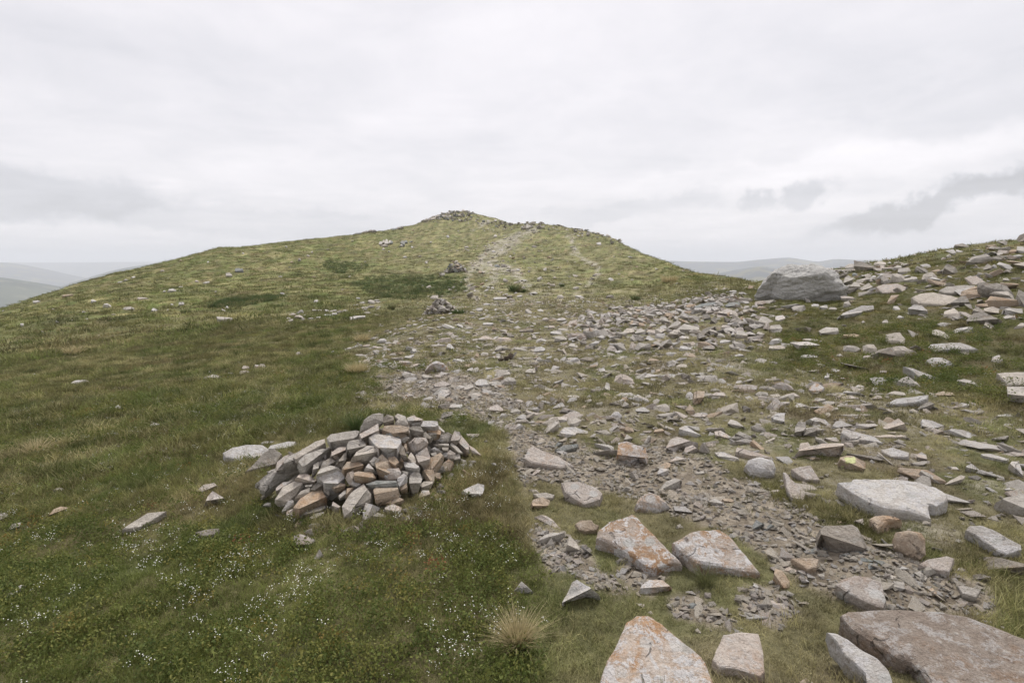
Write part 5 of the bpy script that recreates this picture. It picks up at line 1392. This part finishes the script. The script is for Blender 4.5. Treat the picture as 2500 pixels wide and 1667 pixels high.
def wedge(n, r0, r1, power, seed, a0=-54, a1=54):
    """random ground points in the field of view; power 2 = even per square metre, lower = denser near the viewer"""
    g = np.random.default_rng(seed); q = g.random(n)
    r = (r0 ** power + q * (r1 ** power - r0 ** power)) ** (1 / power)
    a = R(a0) + g.random(n) * R(a1 - a0)
    x, y = r * np.sin(a), r * np.cos(a)
    return x, y, ground_z(x, y), g
def not_in_rocks(u, v):
    bad = np.zeros(u.shape, bool)
    for p in ROCK_MASK:
        P = np.array(p); lo, hi = P.min(0), P.max(0)
        c = P.mean(0); Q = c + (P - c) * 0.94
        m = (u > lo[0]) & (u < hi[0]) & (v > lo[1]) & (v < hi[1])
        if m.any():
            idx = np.nonzero(m)[0]; bad[idx] |= in_poly(u[idx], v[idx], [tuple(q) for q in Q])
    return ~bad
CAIRN_POLY = zpx('A', [(400, 730), (560, 900), (760, 930), (1150, 935), (1400, 880), (1620, 700), (1800, 580), (1960, 475), (1700, 300), (1250, 200), (880, 350), (600, 480)])

turf = proto_collection('turf', [blades_mesh('turf_tuft', 10 + i, 26, 0.045, 0.018, 0.045, 0.0030, 0.9, GRASS) for i in range(4)]
                        + [blades_mesh('turf_tuft', 20 + i, 22, 0.045, 0.04, 0.10, 0.0034, 0.8, GRASS) for i in range(4)])
turf_mid = proto_collection('turf_mid', [blades_mesh('turf_tuft', 30 + i, 36, 0.13, 0.03, 0.075, 0.009, 0.9, GRASS, 2) for i in range(4)]
                            + [blades_mesh('turf_tuft', 40 + i, 30, 0.12, 0.07, 0.16, 0.009, 0.8, GRASS, 2) for i in range(4)])
turf_far = proto_collection('turf_far', [blades_mesh('turf_tuft', 50 + i, 34, 0.42, 0.06, 0.13 + 0.04 * i, 0.032, 0.9, GRASS, 2) for i in range(4)])
BILB_ZONE = [(-100, 1300), (300, 1250), (700, 1320), (1200, 1280), (1330, 1420), (1300, 1700), (-100, 1700)]
def grass_layer(name, n, r0, r1, power, seed, coll, s0, s1, label):
    x, y, z, g = wedge(n, r0, r1, power, seed)
    zg, zt, zf, zb, zd, zr = zones(x, y, z); u, v = project(x, y, z)
    pr = (1 - 0.93 * zg) * (1 - 0.85 * zt)
    bare = smooth(fbm(x * 1.6, y * 1.6, 91, 3), -0.05, 0.35) * zd
    pr = pr * (1 - 0.55 * bare) * (1 - 0.10 * zf)
    ok = (g.random(n) < pr) & not_in_rocks(u, v) & ~in_poly(u, v, CAIRN_POLY)
    x, y, z, zb, zd, zr = [q[ok] for q in (x, y, z, zb, zd, zr)]; m = len(x)
    k = len(coll.objects) // 2
    if k >= 4:
        long_ = g.random(m) < np.clip((1 - zd) * (0.25 + 0.9 * fbm(x * .9, y * .9, 95, 2)), 0.04, .9)
        idx = np.where(long_, k + g.integers(0, k, m), g.integers(0, k, m))
    else: idx = g.integers(0, 2 * k, m)
    inz = in_poly(u[ok], v[ok], BILB_ZONE)
    s = g.uniform(s0, s1, m) * (1 - 0.3 * zd) * np.where(inz, .72, 1.0) * (1 - 0.4 * zb)
    rot = np.stack([g.normal(0, .12, m), g.normal(0, .12, m), g.uniform(0, 6.28, m)], -1)
    tint = cover_colour(x, y, zb, zd, zr)
    rn = g.random((m, 1)); w = smooth(rn + .22 * zd[:, None], .62, 1.0) * .7; tint = tint * (1 - w) + np.array(STRAW) * w
    w = smooth(g.random((m, 1)), .60, 1.0) * .6 * (1 - .75 * np.clip(zd, 0, 1))[:, None]; tint = tint * (1 - w) + np.array((.11, .145, .036)) * w
    tint = np.where(inz[:, None], tint * .35 + .65 * np.array((.170, .205, .052)), tint)
    tint = tint * (0.55 + 1.0 * g.random((m, 1)) ** 1.3) * (1 + 0.55 * fbm(x * 1.4, y * 1.4, 97, 3))[:, None]
    return scatter(name, np.stack([x, y, z], -1), rot, np.stack([s, s, s * g.uniform(.7, 1.25, m)], -1), idx, coll, dict(tint=tint), label, 'grass')
grass_layer('grass', 66000, 1.25, 8.5, 1.25, 1, turf, 0.85, 1.45, 'short mixed green and straw grass covering the near ground')
grass_layer('grass', 50000, 6.5, 26, 1.3, 2, turf_mid, 0.8, 1.4, 'short moor grass covering the middle ground')
grass_layer('grass', 50000, 22, 165, 1.0, 3, turf_far, 0.5, 1.25, 'rough moor grass covering the far slopes')

# bilberry and white bedstraw flowers
x, y, z, g = wedge(46000, 1.3, 13, 1.2, 11, -50, 50)
u, v = project(x, y, z); zg, zt, zf, zb, zd, zr = zones(x, y, z)
want = np.maximum(np.where(in_poly(u, v, BILB_ZONE), 0.72, 0.22 * (u < 1150)), 0.55 * zb) * smooth(fbm(x * 1.6, y * 1.6, 51, 3), -0.30, 0.30) * (1 - zg)
ok = (g.random(len(x)) < want) & not_in_rocks(u, v) & ~in_poly(u, v, CAIRN_POLY)
bil = proto_collection('bilberry', [sprig_mesh('bilberry_sprig', 60 + i, 40, 0.05, 0.08, 0.0125, BILB) for i in range(5)])
m = ok.sum(); s = g.uniform(.8, 1.5, m) * np.clip(np.hypot(x[ok], y[ok]) / 6, 1, 1.35)
scatter('bilberry_foliage', np.stack([x[ok], y[ok], z[ok]], -1), np.stack([0 * s, 0 * s, g.uniform(0, 6.28, m)], -1), np.stack([s, s, s], -1), g.integers(0, 5, m), bil,
        dict(rnd=np.clip(g.beta(2, 2.2, m) + 0.25 * fbm(x[ok] * 1.5, y[ok] * 1.5, 53, 2), 0, 1)), 'low bilberry shrub with small glossy leaves among the grass', 'foliage')
x, y, z, g = wedge(60000, 1.4, 14, 1.3, 12, -50, 50)
u, v = project(x, y, z); zg, zt, zf, zb, zd, zr = zones(x, y, z)
hot = [(640, 1230, 260, 60), (1050, 1310, 190, 75), (1150, 1290, 120, 70), (420, 1430, 300, 60), (250, 1340, 280, 70), (700, 1440, 260, 60), (1130, 1560, 160, 80), (560, 1040, 70, 25), (900, 1180, 500, 200), (350, 1560, 420, 120), (2150, 1080, 120, 30), (2200, 940, 300, 50), (690, 970, 60, 25), (910, 985, 50, 25)]
dens = 0.12 * (u < 1250) * (v > 950) + 0.02 * zb
for hu, hv, su_, sv_ in hot: dens = dens + 0.26 * np.exp(-((u - hu) / su_) ** 2 - ((v - hv) / sv_) ** 2)
dens = dens * smooth(fbm(x * 2.2, y * 2.2, 57, 3), -0.20, 0.45) * (1 - zg) * (1 - 0.8 * zd)
ok = (g.random(len(x)) < np.clip(dens, 0, .7)) & not_in_rocks(u, v) & ~in_poly(u, v, CAIRN_POLY)
fl = proto_collection('bedstraw', [flower_mesh('flower_head', 70 + i, 4 + 2 * (i % 3), 0.016, 0.09, 0.0062) for i in range(5)])
m = ok.sum(); s = g.uniform(.7, 1.2, m)
scatter('bedstraw_flowers', np.stack([x[ok], y[ok], z[ok]], -1), np.stack([g.normal(0, .1, m), g.normal(0, .1, m), g.uniform(0, 6.28, m)], -1), np.stack([s, s, s], -1), g.integers(0, 5, m), fl, {},
        'tiny white bedstraw flowers sprinkled through the grass', 'flowers')

# ------------------------------------------------------------------ gravel, loose stones, scree
ALLH = [h for mm in 'gggwwpptd' for h in HULLS[mm][:4]]
GRAV_SHAPES = [hull_mesh('pebble', 500 + i, random.Random(i).uniform(.22, .5), 8, 0) for i in range(18)]
for i, h_ in enumerate(GRAV_SHAPES): h_.materials.append(RM['qqgqqwqqp'[i % 9]])
pebbles = proto_collection('pebbles', GRAV_SHAPES)
stones = proto_collection('stones', ALLH)
def stone_layer(name, n, r0, r1, power, seed, coll, smin, smax, exp_, wfun, label, cat, sink=0.25, flatten=0.9):
    x, y, z, g = wedge(n, r0, r1, power, seed, -48, 48)
    zn = zones(x, y, z); u, v = project(x, y, z)
    ok = (g.random(n) < wfun(x, y, u, v, *zn)) & not_in_rocks(u, v) & ~in_poly(u, v, CAIRN_POLY)
    x, y, z = x[ok], y[ok], z[ok]; m = len(x)
    s = smin + (smax - smin) * g.random(m) ** exp_
    rot = np.stack([g.normal(0, .28, m), g.normal(0, .28, m), g.uniform(0, 6.28, m)], -1)
    k = len(coll.objects)
    zz = z + s * (0.22 - sink)
    return scatter(name, np.stack([x, y, zz], -1), rot, np.stack([s, s, s * flatten], -1), g.integers(0, k, m), coll, {}, label, cat)
stone_layer('gravel', 150000, 2.0, 11.0, 1.3, 21, pebbles, 0.012, 0.062, 2.5, lambda x, y, u, v, zg, zt, zf, zb, zd, zr: np.clip(zg * (0.70 + 0.9 * fbm(x * 1.7, y * 1.7, 61, 3)), 0, 1) + 0.05 * zf * (1 - zb), 'small broken gravel on the worn path', 'gravel', 0.06)
stone_layer('gravel', 11000, 2.0, 10.0, 1.4, 22, pebbles, 0.05, 0.15, 2.4, lambda x, y, u, v, zg, zt, zf, zb, zd, zr: 0.42 * zg + 0.015 * zf, 'flat chips lying in the gravel of the worn path', 'gravel', 0.14, 0.6)
stone_layer('loose_stones', 24000, 4.2, 32, 1.25, 23, stones, 0.05, 0.34, 2.3, lambda x, y, u, v, zg, zt, zf, zb, zd, zr: np.clip(zf * (1 - zb) * (0.55 + 0.9 * fbm(x * .9, y * .9, 63, 2)), 0, .8) + 0.05 * zb + 0.55 * np.exp(-((u - 2080) / 110) ** 2 - ((v - 690) / 28) ** 2) + 0.5 * np.exp(-((u - 2400) / 110) ** 2 - ((v - 760) / 35) ** 2), 'small loose stones bedded in the stony field', 'stones', 0.235, 0.62)
stone_layer('loose_stones', 16000, 11, 24, 2.0, 24, stones, 0.09, 0.42, 2.2, lambda x, y, u, v, zg, zt, zf, zb, zd, zr: 0.95 * np.clip(1.15 - smooth(np.where(in_poly(u, v, HEAP), -1, 1) * poly_dist(u, v, HEAP, True), -12, 70) * 1.15, 0, 1) ** 1.5 * (0.75 + 0.6 * fbm(x * .7, y * .7, 69, 3)), 'broken stones of the scree heap on the bank', 'stones', 0.1, 0.8)
stone_layer('gravel', 70000, 5.5, 30, 1.35, 28, pebbles, 0.025, 0.13, 2.4, lambda x, y, u, v, zg, zt, zf, zb, zd, zr: np.clip(zf * (1 - zb) * (0.17 + 1.0 * fbm(x * .8, y * .8, 77, 3)), 0, .7), 'fine stone chips strewn through the stony field', 'gravel', 0.10, 0.7)
def bank_w(x, y, u, v, zg, zt, zf, zb, zd, zr):
    w = 0.03 * zb
    for cu, cv, su_, sv_, a_ in ((2085, 690, 90, 22, .9), (2160, 665, 60, 18, .6), (2010, 660, 40, 14, .6), (2420, 750, 110, 28, .7), (2300, 720, 80, 16, .5), (2440, 640, 110, 26, .6), (2400, 700, 110, 30, .6), (2250, 690, 90, 22, .45), (1900, 760, 60, 30, .35), (2000, 850, 120, 40, .15)):
        w = w + a_ * np.exp(-((u - cu) / su_) ** 2 - ((v - cv) / sv_) ** 2)
    return np.clip(w * (0.7 + 0.8 * fbm(x * .8, y * .8, 75, 2)), 0, .95)
stone_layer('loose_stones', 14000, 9, 34, 2.0, 27, stones, 0.12, 0.62, 2.0, bank_w, 'broken stones scattered about the right bank', 'stones', 0.12, 0.7)
def hill_w(x, y, u, v, zg, zt, zf, zb, zd, zr):
    c = 0.85 * zt + 0.42 * np.exp(-((u - 1190 - (690 - v) * .35) / 110) ** 2) * (v < 735) + 0.10 * np.exp(-((u - 1300) / 260) ** 2)
    return np.clip(c * (0.6 + 1.1 * fbm(x * .2, y * .2, 65, 3)), 0, .9) + 0.006
stone_layer('loose_stones', 34000, 26, 150, 1.1, 25, stones, 0.10, 0.75, 3.4, hill_w, 'small stones strewn up the hill path and far slope', 'stones', 0.1, 0.75)
SCREE = [zpx('H', [(560, 188), (640, 148), (740, 106), (870, 92), (940, 104), (900, 135), (890, 160), (800, 160), (700, 150), (640, 165)]), zpx('H', [(900, 110), (1000, 150), (1170, 180), (1190, 200), (1080, 200), (980, 180), (900, 160)]),
         zpx('H', [(1170, 176), (1310, 165), (1500, 185), (1660, 218), (1760, 240), (1880, 295), (1860, 310), (1700, 268), (1560, 245), (1400, 240), (1200, 215)])]
def scree_w(x, y, u, v, *zn):
    w = np.zeros(u.shape)
    for p, a in zip(SCREE, (0.8, 0.35, 0.22)): w = np.maximum(w, a * (1 - smooth(np.where(in_poly(u, v, p), -1, 1) * poly_dist(u, v, p, True), -2, 3)))
    return w * (0.7 + 0.8 * fbm(x * .15, y * .15, 67, 2))
scree_shapes = proto_collection('scree', [h for mm in 'dsgdg' for h in HULLS[mm]])
stone_layer('scree', 30000, 78, 158, 1.6, 26, scree_shapes, 0.30, 1.35, 2.0, scree_w, 'dark broken rock capping the hilltop', 'scree', 0.0, 0.8)

# ------------------------------------------------------------------ tussocks, rushes, other single things
def tussock(u, v, wpx, hpx, label, mat, seed, n=260, group=None):
    g0 = hit(u, v); r = math.hypot(g0[0], g0[1]); w = wpx / F * r; h = hpx / F * r
    me = blades_mesh('blades', seed, n, w * 0.22, h * 0.55, h * 1.15, max(0.0026, r * 0.0010), 0.72, mat, 4, True)
    e = bpy.data.objects.new('grass_tussock', None); COL.objects.link(e); e.location = tuple(g0)
    link('blades', me, None, e)
    me2 = blades_mesh('thatch', seed + 1, n // 3, w * 0.26, h * 0.12, h * 0.4, max(0.003, r * 0.0011), 1.5, mat, 3, True)
    link('thatch', me2, None, e)
    return tag(e, label, 'tussock', group)
tussock(1265, 1582, 100, 112, 'big straw-coloured grass tussock beside the bottom edge slab', STRAWM, 1, 800)
tussock(1345, 1560, 40, 46, 'thin green tuft between the straw tussock and the bottom edge slab', RUSHM, 21, 70)
tussock(1195, 1600, 44, 52, 'thin straw tuft left of the big straw-coloured tussock', STRAWM, 22, 70)
tussock(1722, 1428, 70, 60, 'small green tuft between the two big lichened slabs', RUSHM, 2, 160)
tussock(872, 912, 84, 34, 'straw-topped tussock at the left edge of the stony field', STRAWM, 3, 420)
tussock(884, 836, 60, 26, 'pale tuft between the foundation stones and the stony field', STRAWM, 4, 240)
tussock(868, 1052, 44, 60, 'green tuft standing behind the big cairn', RUSHM, 5, 200)
tussock(1258, 712, 62, 22, 'larger dark tuft on the far path below the hill', RUSHM, 6, 260)
tussock(1278, 714, 26, 12, 'smaller dark tuft right of the larger one on the far path', RUSHM, 7, 140)
tussock(1372, 700, 22, 9, 'little dark tuft right of the two path tufts', RUSHM, 8, 120)
tussock(1552, 732, 42, 12, 'dark rush tuft left of the scree heap', RUSHM, 9, 200)
tussock(956, 756, 30, 16, 'dark tuft between the foundation row and the small pale cairn', RUSHM, 10, 160)
tussock(1634, 690, 70, 22, 'windblown pale tuft on the right shoulder of the hill', STRAWM, 12, 260)
tussock(88, 1112, 44, 40, 'pale wispy tuft on the near left slope', STRAWM, 13, 160)
tussock(180, 865, 64, 22, 'pale wispy tuft on the middle left slope', STRAWM, 14, 160)
tussock(455, 765, 34, 12, 'small dark tuft below the far rush bed on the left', RUSHM, 15, 120)
tussock(1118, 766, 60, 16, 'dark green tuft at the right foot of the small pale cairn', RUSHM, 16, 200)
def rush_bed(i, label, n, h):
    poly = RUSH[i]; P = np.array(poly); g = np.random.default_rng(80 + i); pts = []
    c0 = hit(P[:, 0].mean(), P[:, 1].max())
    vs, fs = [], []
    base = blades_mesh('rush_clump', 300 + i, 30, 0.22, h * .55, h * 1.1, 0.022, 0.6, RUSHM, 2)
    bv_ = np.array([v.co for v in base.vertices]); bf = [tuple(p.vertices) for p in base.polygons]
    k = 0
    while k < n:
        uu, vv = g.uniform(P[:, 0].min(), P[:, 0].max()), g.uniform(P[:, 1].min(), P[:, 1].max())
        if not in_poly(np.array([uu]), np.array([vv]), poly)[0]: continue
        p = hit(uu, vv); a = g.uniform(0, 6.28); s = g.uniform(.6, 1.2) * (0.75 + 0.7 * gnoise(p[0] * .4, p[1] * .4, 5))
        q = bv_ * s; x_ = q[:, 0] * math.cos(a) - q[:, 1] * math.sin(a); y_ = q[:, 0] * math.sin(a) + q[:, 1] * math.cos(a)
        o_ = len(vs); vs += list(zip(x_ + p[0] - c0[0], y_ + p[1] - c0[1], q[:, 2] + p[2] - c0[2])); fs += [tuple(j + o_ for j in f) for f in bf]; k += 1
    me = mesh_from('rush_bed', vs, fs); me.materials.append(RUSHM); bpy.data.meshes.remove(base)
    tag(link('rush_bed', me, None, None, tuple(c0)), label, 'rushes')
rush_bed(0, 'upper dark green bed of rushes left of the farthest cairn', 260, .34)
rush_bed(1, 'broad dark green bed of rushes behind the small pale cairn', 700, .36)
rush_bed(2, 'long narrow bed of rushes on the middle left slope', 300, .34)
# dark clod of peat in the stony field
pc = hit(1236, 882); rs_ = random.Random(3)
pe = bpy.data.objects.new('peat_clod', None); COL.objects.link(pe); pe.location = tuple(pc); tag(pe, 'dark brown clod of peat lying among the field stones', 'peat')
for k, (dx_, dz_, s_) in enumerate([(-.09, .03, .10), (.01, .05, .10), (.08, .09, .11), (.0, .02, .12)]):
    mm_ = hull_mesh('lump', 800 + k, .5, 16, 1); mm_.materials.append(PEAT)
    o = link('lump', mm_, None, pe, (dx_, k * .02, dz_)); o.scale = (s_ * 1.3,) * 3; o.rotation_euler = (k, .4 * k, k * 2)
print('objects', len(scene.objects), 'rocks', len(ROCKS), 'named', n_named)
